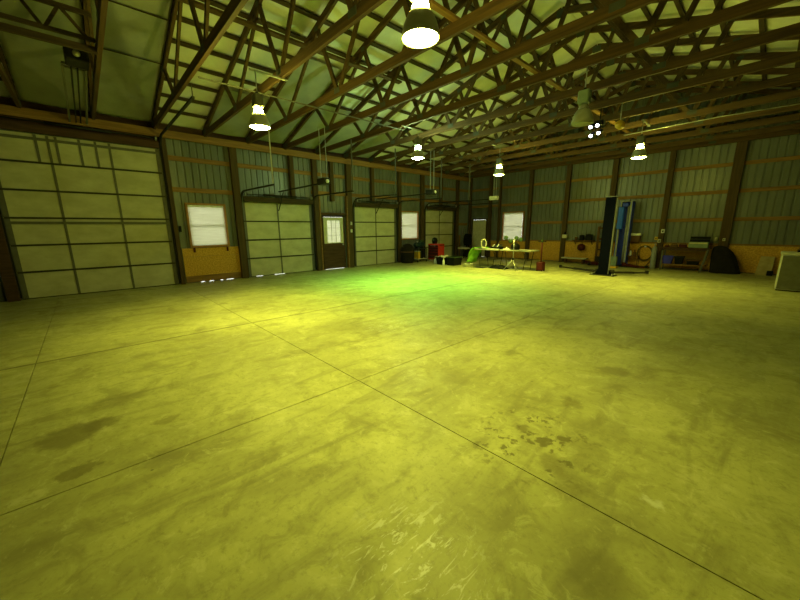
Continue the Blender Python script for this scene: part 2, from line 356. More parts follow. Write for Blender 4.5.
# ---------------------------------------------------------------- roof framing
BN = [-8.88, -6.46, -4.15, -1.76, 0.58]; TN = [-9.5, -7.15, -4.95, -3.35, -1.15, 1.2]
TRUSS_Y = [-0.63+1.2275*k for k in range(14)]+[16.17]
def make_truss(y):
    t = thing('roof_truss', (XRIDGE, y, 4.28), 'x', 'roof truss')
    zc = 4.35
    ob = MB().bar((XL+.03, y, zc), (XR-.03, y, zc), .06, .15, (0, 1, 0)).build('bottom_chord', 'wood_x', t)
    for xe in (XL+.03, XR-.03):
        MB().bar((xe, y, roofz(xe, -.03)+.02), (XRIDGE, y, roofz(XRIDGE, -.03)), .055, .14, (0, 1, 0)).build('top_chord', 'wood_x', t)
    def zt(x): return roofz(x, -.06)
    webs = [(BN[0], TN[0]), (BN[0], TN[1]), (BN[1], TN[1]), (BN[1], TN[2]), (BN[2], TN[2]), (BN[2], TN[3]), (BN[3], TN[3]), (BN[3], TN[4]), (BN[4], TN[5])]
    for xb, xt in webs:
        MB().bar((xb+(xt-xb)*.04, y, zc+.04), (xt, y, zt(xt)), .045, .09, (0, 1, 0)).build('web', 'web', t)
    def gus(x, z, w, h):
        g_ = MB()
        for s in (-1, 1): g_.box(x-w/2, x+w/2, y+s*.034-.003, y+s*.034+.003, z-h/2, z+h/2)
        g_.build('gusset_plate', 'plate', t)
    for x in BN: gus(x, zc+.03, .19, .10)
    for x in TN: gus(x, zt(x)-.0, .13, .09)
    gus(XRIDGE, zt(XRIDGE)-.02, .22, .14); gus(XL+.28, 4.39, .3, .13); gus(XR-.28, 4.39, .3, .13)
    return t
tr0 = make_truss(TRUSS_Y[0])
def truss_label(k):
    if k == 0: return 'timber roof truss nearest the viewer at the upper left corner'
    if k == 14: return 'timber roof truss tight against the far end wall'
    return 'timber roof truss, %s in the row counted from the viewer' % ORD[k]
tr0['label'] = truss_label(0); tr0['group'] = 'timber roof trusses across the building'
for k in range(1, 15): dup(tr0, (XRIDGE, TRUSS_Y[k], 4.28), truss_label(k))

for s_, side in ((-1, 'left'), (1, 'right')):
    for k in range(12):
        x = XRIDGE+s_*(.56+.59*k if s_ < 0 else .3+.62*k); z = roofz(x, .078)
        o = MB().bar((x, YF+.02, z), (x, YB+.02, z), .09, .04, (1, 0, -SL*s_)).build('roof_purlin', 'wood_y')
        tag(o, 'long wooden purlin on the %s roof slope, %s down from the ridge' % (side, ORD[k]), 'purlin', 'purlins under the roof insulation')
# insulation stapled under the purlins in some bays: smooth, a little sagging
def sheet(x0, x1, ya, yb, label, drop=0.0, amp=.02):
    def fn(u, v):
        x = x0+(x1-x0)*u; y = ya+(yb-ya)*v
        return (x, y, roofz(x, .035-drop)-amp*math.sin(math.pi*v)-.012*math.sin(x*5.3+y*2.2)*math.sin(math.pi*v)*math.sin(x*2.1))
    mb = MB().grid(fn, 60, 12); o = mb.build('insulation_sheet', 'insul_dull', solid=.006); tag(o, label, 'insulation')
    return o
TY = TRUSS_Y
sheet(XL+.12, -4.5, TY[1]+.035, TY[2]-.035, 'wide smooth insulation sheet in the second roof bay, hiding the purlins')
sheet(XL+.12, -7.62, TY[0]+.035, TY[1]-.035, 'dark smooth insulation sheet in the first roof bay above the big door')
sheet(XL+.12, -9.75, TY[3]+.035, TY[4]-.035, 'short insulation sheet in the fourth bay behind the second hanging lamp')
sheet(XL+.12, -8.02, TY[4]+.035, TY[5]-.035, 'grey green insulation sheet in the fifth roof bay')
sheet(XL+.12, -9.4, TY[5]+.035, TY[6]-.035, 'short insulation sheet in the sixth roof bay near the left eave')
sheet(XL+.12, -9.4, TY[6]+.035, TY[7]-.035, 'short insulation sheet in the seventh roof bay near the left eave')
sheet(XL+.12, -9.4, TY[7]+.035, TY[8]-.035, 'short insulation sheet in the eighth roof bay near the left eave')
# lengthwise braces
tag(MB().bar((-3.42, 1.7, 4.45), (-3.42, 16.2, 4.45), .09, .04, (1, 0, 0)).build('lateral_brace', 'girt_y'), 'pale board laid lengthwise on top of the truss bottom chords', 'brace')
t = thing('lattice_brace', (-7.43, 0, 4.28), 'dark wooden lattice brace across the two nearest trusses, upper left', 'brace')
for z, h in ((4.30, .09), (4.44, .05), (4.78, .06)): MB().bar((-7.43, -1.9, z), (-7.43, .57, z), .05, h, (1, 0, 0)).build('chord', 'wood_y', t)
for ya, yb in ((-.2, .02), (.22, .02), (-.2, -.6), (.22, .5)): MB().bar((-7.43, ya, 4.78), (-7.43, yb, 4.42), .035, .04, (1, 0, 0)).build('web', 'wood_y', t)
for x in (-8.27, -9.45): tag(MB().bar((x, .66, roofz(x, -.012)), (x, 1.78, roofz(x, -.012)), .05, .012, (1, 0, -.29)).build('batten', 'wood_y'), 'thin %s batten across the wide smooth insulation sheet' % ('upper' if x > -9 else 'lower'), 'batten')
tag(MB().bar((-7.28, -.7, 5.4), (-7.28, 6.8, 5.4), .14, .04, (1, 0, 0)).build('lateral_brace', 'web'), 'wide board running lengthwise through the webs of the nearer trusses', 'brace')
tag(MB().bar((-7.28, 1.9, 4.25), (-7.28, 6.9, 4.25), .022, .022, (1, 0, 0)).build('conduit', 'stile'), 'thin metal conduit strapped under the trusses near the second lamp', 'conduit')
mb = MB().tube([(-3.3, 12.0, 4.2), (-2.5, 12.0, 4.22), (-1.2, 12.0, 4.24), (0.5, 12.0, 4.2)], .012, 6)
tag(mb.build('wire', 'galv'), 'thin pale wire strung below the far trusses', 'wire')

# ---------------------------------------------------------------- wall framing
def post_l(y, z0=0, z1=4.14, w=.14, label='', mat='wood_z'):
    tag(MB().box(XL, XL+.13, y-w/2, y+w/2, z0, z1).build('wall_post', mat), label, 'post', 'timber posts of the side wall')
post_l(-1.42, label='dark timber post at the left jamb of the big garage door', mat='dark_wood', w=.2)
post_l(2.0, w=.10, label='timber post between the big garage door and the first window')
post_l(3.80, label='timber post between the first window and the second garage door', w=.2)
post_l(6.62, label='timber post left of the half glazed entry door', w=.18)
post_l(8.13, label='timber post between the entry door and the third garage door', w=.22)
post_l(10.92, label='timber post between the third garage door and the small window', w=.16)
post_l(12.45, label='timber post between the small window and the farthest garage door', w=.2)
post_l(15.24, label='timber post right of the farthest garage door', w=.16)
post_l(5.72, 2.7, label='short timber post above the second garage door')
post_l(9.35, 2.7, label='short timber post above the third garage door')
post_l(13.85, 2.7, label='short timber post above the farthest garage door')
post_l(7.35, 2.66, label='short timber post above the half glazed entry door')
def girt_l(y0, y1, z, label, h=.13, mat='girt_y'):
    tag(MB().box(XL-.045, XL-.003, y0, y1, z-h/2, z+h/2).build('wall_girt', mat), label, 'girt', 'girts of the side wall')
girt_l(1.95, 16.3, 3.62, 'upper wall girt running above all doors on the left wall')
girt_l(1.95, 3.9, 2.76, 'wall girt above the first window, second from the top')
girt_l(6.5, 16.3, 2.95, 'wall girt over the entry door and farther garage doors')
girt_l(15.1, 16.3, 1.8, 'short wall girt in the far corner of the left wall')
tag(MB().box(XL+.133, XL+.175, YF, YB, 4.10, 4.30).build('eave_beam', 'girt_y'), 'long pale beam under the eave along the left wall', 'beam')
tag(MB().box(XL+.02, XL+.10, -1.28, 1.89, 3.82, 3.98).build('door_header', 'dark_wood'), 'dark header board over the big garage door', 'header')
tag(MB().box(XL-.04, XL-.0, -1.5, 1.95, 3.99, 4.3).build('door_header', 'dark_wood'), 'dark recessed board above the big door header', 'header')
for (a, b, h), nm in zip(DOORS[1:], ('second', 'third', 'farthest')):
    tag(MB().box(XL+.133, XL+.17, a+.01, b-.01, h+.01, h+.17).build('door_header', 'wood_y'), 'brown header board over the %s garage door' % nm, 'header')
tag(MB().box(XL-.045, XL-.003, 2.1, 3.7, .80, 1.06).build('sill_board', 'osb'), 'wide strand board strip under the first window sill', 'board')
tag(MB().box(XL-.045, XL-.006, 2.1, 3.7, .21, .795).build('wall_panel', 'osb'), 'orange strand board panel below the first window', 'panel')
tag(MB().box(XL-.04, XL+.0, 2.1, 3.7, .022, .205).build('base_board', 'girt_y'), 'brown board at the floor below the first window', 'board')
for y, w, nm in ((6.76, .05, 'left'), (8.0, .05, 'right')):
    tag(MB().box(XL, XL+.12, y-w/2, y+w/2, 0, 2.9).build('door_stud', 'girt_y'), 'pale timber stud on the %s of the entry door' % nm, 'stud')
tag(MB().box(XL, XL+.10, 6.8, 7.98, 2.14, 2.22).build('door_header', 'dark_wood'), 'dark lintel over the half glazed entry door', 'header')

tag(MB().box(XL-.02, XL+.0, YF+.05, YB-.02, 4.30, 4.50).build('eave_shade', 'dark_wood'), 'added dark strip for the shade under the left eave', 'board')  # dark strip added to stand for the shade under the eave
# back wall framing
for x, w, lb in ((-11.72, .12, 'timber post in the far left corner of the end wall'), (-10.42, .14, 'timber post between the white door and the window of the end wall'), (-9.85, .1, 'thin timber stud left of the end wall window'),
                 (-8.18, .16, 'timber post right of the end wall window'), (-6.45, .18, 'timber post behind the red handled stand'), (-4.62, .18, 'timber post behind the dark tool rack'),
                 (-2.80, .17, 'timber post beside the left end of the workbench'), (-1.02, .26, 'wide timber post behind the black covered heap'), (0.82, .18, 'timber post behind the cream chest freezer')):
    tag(MB().box(x-w/2, x+w/2, YB-.14, YB, 0, 4.3).build('wall_post', 'wood_z'), lb, 'post', 'timber posts of the end wall')
for z, xa, lb in ((3.62, XL, 'top'), (2.74, XL, 'second'), (1.81, -8.1, 'third')):
    tag(MB().box(xa, XR, YB+.003, YB+.045, z-.06, z+.06).build('wall_girt', 'girt_x'), '%s horizontal girt from the top on the far end wall' % lb, 'girt', 'girts of the end wall')
tag(MB().box(XL+.2, XR, YB-.185, YB-.145, 4.32, 4.56).build('end_beam', 'girt_x'), 'long pale beam across the top of the far end wall', 'beam')
tag(MB().box(XL+.2, XR, YB-.05, YB-.0, 4.7, 4.9).build('end_beam', 'wood_x'), 'brown gable beam above the long beam of the end wall', 'beam')
for xa, xb, lb in ((-8.08, -6.55, 'behind the red handled stand'), (-6.35, -4.72, 'left of the black lift column'), (-4.52, -2.9, 'behind the blue lift column'),
                   (-2.7, -1.16, 'behind the workbench'), (-0.88, 0.72, 'between the black heap and the freezer'), (0.92, 2.95, 'hidden behind the freezer')):
    tag(MB().box(xa, xb, YB-.02, YB+.003, .03, .93).build('wall_panel', 'osb'), 'orange strand board wainscot %s' % lb, 'panel', 'strand board panels of the end wall')
tag(MB().box(-8.1, XR, YB-.035, YB+.003, .935, .985).build('wall_ledge', 'girt_x'), 'pale ledge board capping the strand board wainscot', 'ledge')
tag(MB().box(-11.5, -8.3, YB-.02, YB+.003, .03, .9).build('wall_panel', 'wood_x'), 'brown board panel under the end wall window', 'panel') if False else None
tag(MB().box(-10.32, -8.28, YB-.02, YB+.003, .03, .90).build('wall_panel', 'osb'), 'strand board wainscot under the end wall window', 'panel')

# ---------------------------------------------------------------- overhead doors
def garage(n, a, b, H, rows, stiles, label, extra=()):
    xf = XL-.045
    d = thing('door_%d' % n, (xf, (a+b)/2, 0), label, 'garage door', kind='structure')
    h = (H-.012)/rows
    for r in range(rows):
        z0 = .012+r*h
        mb = MB().box(xf-.03, xf+.01, a, b, z0+.004, z0+h-.004)
        mb.build('door_section', 'door_white', d)
        sx = MB()
        for s in stiles: sx.box(xf+.011, xf+.022, s-.025, s+.025, z0+.012, z0+h-.012)
        for s in (a+.05, b-.05): sx.box(xf+.011, xf+.024, s-.05, s+.05, z0+.012, z0+h-.012)
        if r == rows-1:
            for s in extra: sx.box(xf+.011, xf+.022, s-.025, s+.025, z0+.012, z0+h-.012)
        sx.build('stile', 'stile', d)
        if r: MB().box(xf+.010, xf+.028, a+.01, b-.01, z0-.022, z0+.022).build('joint_rail', 'door_line', d)
    sl = MB(); cuts = [(a, b)] if n != 2 else [(a, a+.25), (a+.5, a+.9), (a+1.3, b)]
    for p, q in cuts: sl.box(xf-.02, xf+.014, p, q, .0, .02)
    sl.build('bottom_seal', 'rubber', d)
    return d
garage(1, -1.29, 1.90, 3.81, 6, [-.30, .82], 'tall six section cream garage door at the left', extra=(-.5, -.16, .25, .55))
garage(2, 3.95, 6.47, 2.49, 4, [5.15], 'four section cream garage door right of the first window')
garage(3, 8.37, 10.77, 2.49, 4, [9.58], 'four section cream garage door right of the entry door')
garage(4, 12.72, 15.07, 2.49, 4, [13.87], 'farthest cream garage door behind the red tool cabinet')
# strut on the big door
for nm, z in (('upper', 3.70), ('middle', 1.80)):
    tag(MB().box(XL-.02, XL+.0, -1.28, 1.89, z-.03, z+.03).build('door_strut', 'stile'), '%s thin steel strut across the big garage door' % nm, 'strut')
def tracks(a, b, H, nm, out=2.7, zt=None):
    zt = zt or H+.30
    for y, s, sd in ((a-.03, -1, 'left'), (b+.03, 1, 'right')):
        t = thing('door_track', (XL+.05, y, 0), '%s steel track of the %s garage door' % (sd, nm), 'door track', 'garage door tracks')
        pts = [(XL+.03, y, .05), (XL+.03, y, H-.1)]
        for k in range(1, 7):
            q = k/6*math.pi/2; pts.append((XL+.03+.4*(1-math.cos(q)), y, H-.1+(zt-H+.1)*math.sin(q)))
        pts.append((XL+out, y, zt-.03))
        mb = MB()
        for p, q in zip(pts, pts[1:]): mb.bar(p, q, .05, .035, (0, 1, 0))
        mb.build('rail', 'dark_metal', t)
        MB().bar((XL+out-.03, y, zt), (XL+out-.03, y, 4.3), .055, .006, (1, 0, 0)).build('hanger_strap', 'white' if nm == 'second' and s < 0 else 'stile', t)  # left strap of the second door: lamplight on it painted as white
    s = thing('torsion_shaft', (XL+.2, (a+b)/2, H+.3), 'spring shaft above the %s garage door' % nm, 'spring shaft', 'garage door spring shafts')
    MB().tube([(XL+.16, a+.06, H+.24), (XL+.16, b-.06, H+.24)], .014, 8).build('shaft', 'dark_metal', s)
    MB().tube([(XL+.16, (a+b)/2-.6, H+.24), (XL+.16, (a+b)/2+.6, H+.24)], .03, 10).build('spring', 'dark_metal', s)
    for y in (a+.08, b-.08): MB().lathe((XL+.16, y, H+.24), [(.06, -.015), (.06, .015)], 12, 'y').build('cable_drum', 'galv', s)
tracks(*DOORS[0], 'big', out=4.0, zt=4.12); tracks(*DOORS[1], 'second', zt=2.80); tracks(*DOORS[2], 'third', zt=2.80); tracks(*DOORS[3], 'farthest', zt=2.80)
def opener(y, zr, xm, nm, H, mat='dark_metal'):
    t = thing('door_opener', (xm, y, zr), 'dark ceiling hung opener of the %s garage door' % nm, 'door opener', 'garage door openers')
    MB().cbox(xm-.18, xm+.2, y-.11, y+.11, zr-.02, zr+.15, .02).build('motor_housing', mat, t)
    MB().bar((XL+.14, y, zr+.03), (xm-.15, y, zr+.03), .05, .035, (0, 1, 0)).build('rail', 'dark_metal', t)
    MB().bar((XL+.0, y, H-.25), (XL+.5, y, zr+.01), .03, .01, (0, 1, 0)).build('lift_arm', 'dark_metal', t)
    for s in (-1, 1): MB().bar((xm+.05, y+s*.09, zr+.13), (xm+.05, y+s*.09, 4.32), .03, .005, (1, 0, 0)).build('hanger_strap', 'galv', t)
    MB().lathe((xm+.21, y, zr+.06), [(.05, 0), (.05, .02), (0, .03)], 12, 'x').build('light_cap', 'white', t)
opener(5.18, 2.84, -8.75, 'second', 2.49); opener(9.58, 2.82, -8.65, 'third', 2.49); opener(13.87, 2.84, -8.7, 'farthest', 2.49, 'white')  # farthest housing is white to carry the lamplight falling on it
# heavy opener of the big door: box with double rails hung under the second truss
t = thing('door_opener', (-8.3, .31, 4.1), 'large opener with double rails above the big garage door', 'door opener')
MB().cbox(-8.5, -8.15, .20, .50, 4.34, 4.54, .02).build('motor_housing', 'dark_metal', t)
for y in (.16, .46): MB().bar((-8.6, y, 4.38), (XL+.18, y, 4.16), .035, .045, (0, 1, 0)).build('rail', 'stile', t)
for y in (.27, .35): MB().tube([(-8.6, y, 4.37), (XL+.2, y, 4.15)], .012, 6).build('drive_chain', 'dark_metal', t)
for x in (-8.6, -8.72): MB().box(x-.03, x+.03, .15, .47, 4.38, 4.42).build('cross_bracket', 'stile', t)
MB().lathe((-8.14, .35, 4.44), [(.05, 0), (.05, .03), (0, .05)], 12, 'x').build('pulley', 'galv', t)

# ---------------------------------------------------------------- walk doors, windows
def walkdoor():
    a, b, H = WALK; xf = XL-.03
    d = thing('door_5', (xf, (a+b)/2, 0), 'entry door with glazed upper half and dark lower half', 'door', kind='structure')
    fr = MB(); fr.box(xf-.03, xf+.04, a, a+.05, 0, H); fr.box(xf-.03, xf+.04, b-.05, b, 0, H); fr.box(xf-.03, xf+.04, a+.05, b-.05, H-.05, H); fr.build('door_frame', 'dark_wood', d)
    lf = MB(); z1 = 1.03; lf.box(xf-.02, xf+.02, a+.055, b-.055, z1, 1.06); lf.box(xf-.02, xf+.02, a+.055, b-.055, 1.93, H-.055)
    lf.box(xf-.02, xf+.02, a+.055, a+.22, 1.06, 1.93); lf.box(xf-.02, xf+.02, b-.19, b-.055, 1.06, 1.93); lf.build('upper_leaf', 'pale', d)
    MB().box(xf-.02, xf+.02, a+.055, b-.055, .015, z1).build('lower_leaf', 'dark_wood', d)
    MB().box(xf-.012, xf-.006, a+.22, b-.19, 1.06, 1.93).build('glass', 'blind', d)
    mu = MB(); w = (b-.19)-(a+.22)
    for k in (1, 2): mu.box(xf-.004, xf+.01, a+.22+w*k/3-.008, a+.22+w*k/3+.008, 1.06, 1.93); mu.box(xf-.004, xf+.01, a+.22, b-.19, 1.06+.87*k/3-.008, 1.06+.87*k/3+.008)
    mu.build('muntin', 'pale', d)
    MB().lathe((xf+.02, b-.12, .98), [(.012, 0), (.012, .03), (.03, .04), (.03, .065), (.015, .075)], 12, 'x').build('door_knob', 'galv', d)
walkdoor()
def bdoor():
    a, b, H = BDOOR; yf = YB+.02
    d = thing('door_6', ((a+b)/2, yf, 0), 'plain cream door in the far end wall', 'door', kind='structure')
    fr = MB(); fr.box(a, a+.05, yf-.05, yf+.03, 0, H); fr.box(b-.05, b, yf-.05, yf+.03, 0, H); fr.box(a+.05, b-.05, yf-.05, yf+.03, H-.05, H); fr.build('door_frame', 'wood_z', d)
    MB().box(a+.055, b-.055, yf-.02, yf+.02, .01, H-.055).build('door_leaf', 'pale', d)
    pn = MB()
    for z0, z1 in ((.2, .9), (1.05, 1.85)): pn.box(a+.18, b-.18, yf-.028, yf-.018, z0, z1)
    pn.build('raised_panel', 'pale', d)
    MB().lathe((b-.12, yf-.02, 1.0), [(.012, 0), (.012, -.03), (.03, -.04), (.03, -.065), (.015, -.075)], 12, 'y').build('door_knob', 'galv', d)
bdoor()
def window(n, axis, a, b, z0, z1, label, sill=True):
    face = XL-.02 if axis == 'y' else YB+.02; s = 1 if axis == 'y' else -1   # s: towards the room
    cen = (face, (a+b)/2, z0) if axis == 'y' else ((a+b)/2, face, z0)
    w = thing('window_%d' % n, cen, label, 'window', kind='structure')
    def bx(mb, u0, u1, d0, d1, za, zb):
        p, q = sorted((face+s*d0, face+s*d1))
        return mb.box(p, q, u0, u1, za, zb) if axis == 'y' else mb.box(u0, u1, p, q, za, zb)
    m1 = MB(); t = .055
    bx(m1, a-t, a, -.03, .06, z0-t, z1+t); bx(m1, b, b+t, -.03, .06, z0-t, z1+t); bx(m1, a, b, -.03, .06, z0-t, z0); bx(m1, a, b, -.03, .06, z1, z1+t); m1.build('window_frame', 'ash', w)
    m2 = MB(); mid = (z0+z1)/2
    bx(m2, a, a+.04, -.025, .0, z0, z1); bx(m2, b-.04, b, -.025, .0, z0, z1); bx(m2, a+.04, b-.04, -.025, .0, mid-.02, mid+.02); bx(m2, a+.04, b-.04, -.025, 0, z0, z0+.04); bx(m2, a+.04, b-.04, -.025, 0, z1-.04, z1); m2.build('sash', 'white', w)
    bx(MB(), a+.04, b-.04, -.02, -.016, z0+.04, z1-.04).build('glass', 'glass', w)
    m3 = MB(); n_ = 26
    for k in range(n_):
        za = z0+.02+(z1-z0-.07)*k/n_; zb = z0+.02+(z1-z0-.07)*(k+1)/n_+.004
        if axis == 'y': m3.poly([(face+s*.022, a+.03, za), (face+s*.022, b-.03, za), (face+s*.034, b-.03, zb), (face+s*.034, a+.03, zb)], [(0, 1, 2, 3)])
        else: m3.poly([(a+.03, face+s*.022, za), (b-.03, face+s*.022, za), (b-.03, face+s*.034, zb), (a+.03, face+s*.034, zb)], [(0, 1, 2, 3)])
    m3.build('blind', 'blind', w, solid=.0012)
    bx(MB(), a+.02, b-.02, .015, .045, z1-.055, z1-.005).build('head_rail', 'white', w)
window(1, 'y', *WIN[0], 'white blind window in a brown wooden frame beside the big garage door')
window(2, 'y', *WIN[1], 'small blind window between the two farther garage doors')
window(3, 'x', *BWIN, 'bright window with pale blind in the far end wall')
for y in (2.42, 3.36): tag(MB().box(XL-.0, XL+.035, y-.025, y+.025, .93, 1.07).build('sill_bracket', 'dark_red'), 'small dark bracket under the %s end of the first window' % ('left' if y < 3 else 'right'), 'bracket')
tag(MB().box(XL+.0, XL+.05, 2.09, 2.15, 1.55, 1.72).build('switch_box', 'black'), 'small dark switch box on the wall right of the big door', 'switch')
for y, z, nm in ((8.24, 1.75, 'upper'), (8.24, 1.45, 'lower')):
    t = thing('light_switch', (XL+.13, y-.1, z), '%s switch box on the post left of the third garage door' % nm, 'switch')
    MB().cbox(XL+.13, XL+.17, y-.14, y-.06, z, z+.13, .008).build('switch_plate', 'galv' if nm == 'upper' else 'white', t); MB().box(XL+.17, XL+.185, y-.11, y-.09, z+.045, z+.085).build('toggle', 'pale', t)

# ---------------------------------------------------------------- hanging lamps
def lamp(x, y, zm, label, lit='y', beam=1.0):
    t = thing('high_bay_lamp', (x, y, zm), label, 'hanging lamp', 'hanging high bay lamps')
    outer = [(.178, 0), (.173, .05), (.155, .12), (.128, .18), (.096, .225)]
    inner = [(.090, .222), (.121, .176), (.148, .118), (.166, .05), (.171, .004)]
    n = 28; mb = MB(); prof = outer+inner; vs = []; fs = []
    for r, h in prof:
        for k in range(n): q = 2*math.pi*k/n; vs.append((x+r*math.cos(q), y+r*math.sin(q), zm+h))
    m_ = len(prof)
    for i in range(m_):
        j = (i+1) % m_
        for k in range(n): fs.append((i*n+k, i*n+(k+1) % n, j*n+(k+1) % n, j*n+k))
    mb.poly(vs, fs, True).build('reflector', 'reflector', t)
    lm, nm = {'y': ('lens', 'neck'), 'g': ('lens_g', 'neck_g'), 'off': ('lens_off', 'reflector')}[lit]
    MB().lathe((x, y, zm), [(.168, .012), (.13, -.012), (.0, -.026)], 20).build('lens', lm, t)
    MB().lathe((x, y, zm), [(.066, .222), (.078, .238), (.080, .262), (.070, .285), (.05, .30)], 16).build('glass_neck', nm, t)
    MB().cbox(x-.09, x+.09, y-.075, y+.075, zm+.325, zm+.53, .015).build('ballast_housing', 'stile' if lit != 'off' else 'gusset', t)
    for s in (-1, 1): MB().bar((x+s*.075, y, zm+.295), (x+s*.08, y, zm+.34), .012, .03).build('bracket', 'galv', t)
    if lit != 'off':
        sd = bpy.data.lights.new('lamp_beam', 'SPOT'); sd.energy = SPOT_W*beam; sd.color = LAMP if lit == 'y' else LAMP_GREEN
        sd.spot_size = math.radians(124); sd.spot_blend = 1.0; sd.shadow_soft_size = .12
        so = bpy.data.objects.new('lamp_beam', sd); COL.objects.link(so); so.parent = t; so.location = (0, 0, -.16)
    MB().tube([(x, y, zm+.53), (x, y, 4.262)], .01, 6).build('hanger_rod', 'galv', t)
    MB().lathe((x, y, zm+.53), [(.035, 0), (.035, .02), (.015, .045)], 12).build('cord_grip', 'black', t)
lamp(-2.50, 2.60, 3.34, 'large lit hanging lamp nearest the viewer at top centre', beam=.62)
lamp(-6.42, 2.58, 3.37, 'lit hanging lamp above and left of the second garage door', beam=1.0)
lamp(-7.05, 7.25, 3.53, 'lit hanging lamp with greenish light before the third garage door', 'g', beam=2.0)
lamp(-6.62, 10.8, 3.37, 'lit hanging lamp farthest back above the folding table', beam=1.0)
lamp(-2.63, 11.05, 3.37, 'lit hanging lamp at the right in front of the vehicle lift', beam=.7)
lamp(-2.52, 6.72, 3.37, 'unlit hanging lamp under the middle of the trusses', 'off')
for x0, y0_, sgn in ((-2.5, 2.58, 0), (-6.42, 2.58, 1), (-7.05, 7.25, 2), (-6.62, 10.8, 3), (-2.63, 11.05, 4)):
    yt = min(TRUSS_Y, key=lambda q: abs(q-y0_)); mb = MB().bar((x0, min(y0_, yt)-.1, 4.27), (x0, max(y0_, yt)+.1, 4.27), .05, .02, (1, 0, 0))
    tag(mb.build('lamp_strap', 'galv'), ['mounting strap of the nearest hanging lamp', 'mounting strap of the lamp near the second garage door', 'mounting strap of the greenish lamp', 'mounting strap of the farthest lamp', 'mounting strap of the lamp before the lift'][sgn], 'strap')
# four head led fixture
t = thing('spot_fixture', (-3.05, 9.1, 3.6), 'four small white led spots on a black fixture under the trusses', 'ceiling light')
MB().cbox(-3.15, -2.95, 9.11, 9.27, 3.9, 4.0, .01).build('canopy', 'black', t)
MB().tube([(-3.05, 9.19, 3.98), (-3.05, 9.19, 4.29)], .012, 6).build('stem', 'black', t)
for i, (dx, dz) in enumerate(((-.12, .09), (.02, .10), (-.10, -.10), (.06, -.07))):
    c = Vector((-3.05+dx, 9.0, 3.77+dz))
    MB().tube([c+Vector((0, 0, 0)), c+Vector((.02, .10, .06))], .045, 10).build('spot_head', 'black', t)
    MB().lathe(c+Vector((0, -.012, 0)), [(.0, -.008), (.038, 0), (.038, .01)], 12, 'y').build('led_lens', 'led', t)
    MB().tube([c+Vector((.02, .08, .05)), (-3.05, 9.19, 3.95)], .01, 6).build('arm', 'black', t)
t = thing('cord_reel', (-2.55, 9.2, 3.7), 'small yellow cord reel hanging right of the led spots', 'cord reel')
MB().lathe((-2.63, 9.14, 3.83), [(.09, 0), (.09, .02), (.05, .03), (.05, .07), (.09, .08), (.09, .1)], 18, 'y').build('spool', 'yellow', t)
MB().tube([(-2.63, 9.19, 3.9), (-2.63, 9.19, 4.3)], .01, 6).build('hanger', 'galv', t)
MB().lathe((-2.63, 9.16, 3.83), [(.06, 0), (.06, .03)], 14, 'y').build('cord', 'black', t)

# ---------------------------------------------------------------- vehicle lift
def lift_post(cx, cy, facing, w, d, h, mat, label):
    """U column, open towards +facing (y)"""
    t = thing('lift_column', (cx, cy, 0), label, 'vehicle lift column'); s = facing
    mb = MB(); th = .02
    mb.box(cx-w/2, cx+w/2, *sorted((cy-s*d/2, cy-s*(d/2-th))), .02, h)
    for q in (-1, 1):
        mb.box(*sorted((cx+q*w/2, cx+q*(w/2-th))), *sorted((cy-s*(d/2-th), cy+s*d/2)), .02, h)
    mb.build('column', mat, t)
    lp = MB()
    for q in (-1, 1): lp.box(*sorted((cx+q*(w/2-th), cx+q*(w/2-th-.06))), *sorted((cy+s*(d/2-.02), cy+s*d/2)), .02, h)
    lp.build('front_lip', 'grey', t)
    MB().cbox(cx-w/2-.22, cx+w/2+.22, cy-d/2-.12, cy+d/2+.14, 0, .025, .006).build('base_plate', 'dark_metal', t)
    MB().box(cx-w/2-.005, cx+w/2+.005, cy-d/2-.005, cy+d/2+.005, h, h+.015).build('cap_plate', 'grey', t)
    for q in (-1, 1):
        for r_ in (-1, 1): MB().lathe((cx+q*(w/2+.15), cy+r_*.14, .025), [(.025, 0), (.025, .02), (.012, .022), (.012, .05)], 8).build('anchor_bolt', 'galv', t)
        MB().poly([(cx+q*w/2, cy-.01, .025), (cx+q*(w/2+.14), cy-.01, .025), (cx+q*w/2, cy-.01, .2), (cx+q*w/2, cy+.01, .025), (cx+q*(w/2+.14), cy+.01, .025), (cx+q*w/2, cy+.01, .2)],
                  [(0, 1, 2), (5, 4, 3), (0, 3, 4, 1), (1, 4, 5, 2), (2, 5, 3, 0)]).build('gusset', mat, t)
    return t
c1 = lift_post(-3.60, 12.66, 1, .30, .15, 2.53, 'black_lift', 'black vehicle lift column with swing arms on the floor')
MB().box(-3.449, -3.444, 12.60, 12.735, .05, 2.5).build('edge_strip', 'grey', c1)
MB().cbox(-3.72, -3.48, 12.70, 12.86, .10, .75, .02).build('carriage', 'black_lift', c1)
def arm(t, p0, p1, mat):
    p0 = Vector(p0); p1 = Vector(p1)
    a_ = MB().bar(p0, p0+(p1-p0)*.62, .11, .07).build('swing_arm', mat, t)
    MB().bar(p0+(p1-p0)*.5+Vector((0, 0, -.002)), p1, .08, .05).build('arm_extension', mat, t)
    MB().lathe((p1.x, p1.y, p1.z-.03), [(.05, 0), (.05, .07), (.065, .08), (.065, .10)], 14).build('lift_pad', 'rubber', t)
    MB().lathe((p0.x, p0.y, p0.z-.05), [(.075, 0), (.075, .13)], 14).build('pivot', mat, t)
arm(c1, (-3.84, 12.86, .09), (-5.30, 13.38, .09), 'dark_metal')
arm(c1, (-3.40, 12.86, .09), (-2.58, 13.66, .07), 'dark_metal')
c2 = lift_post(-3.98, 16.02, -1, .44, .34, 2.55, 'blue_lift', 'tall dusty blue vehicle lift column near the end wall')
MB().cbox(-4.19, -4.0, 15.70, 15.86, 1.5, 2.35, .02).build('hydraulic_cover', 'bright_blue', c2)
MB().cbox(-4.1, -3.9, 15.84, 16.05, 2.36, 2.5, .02).build('pulley_block', 'blue_lift', c2)
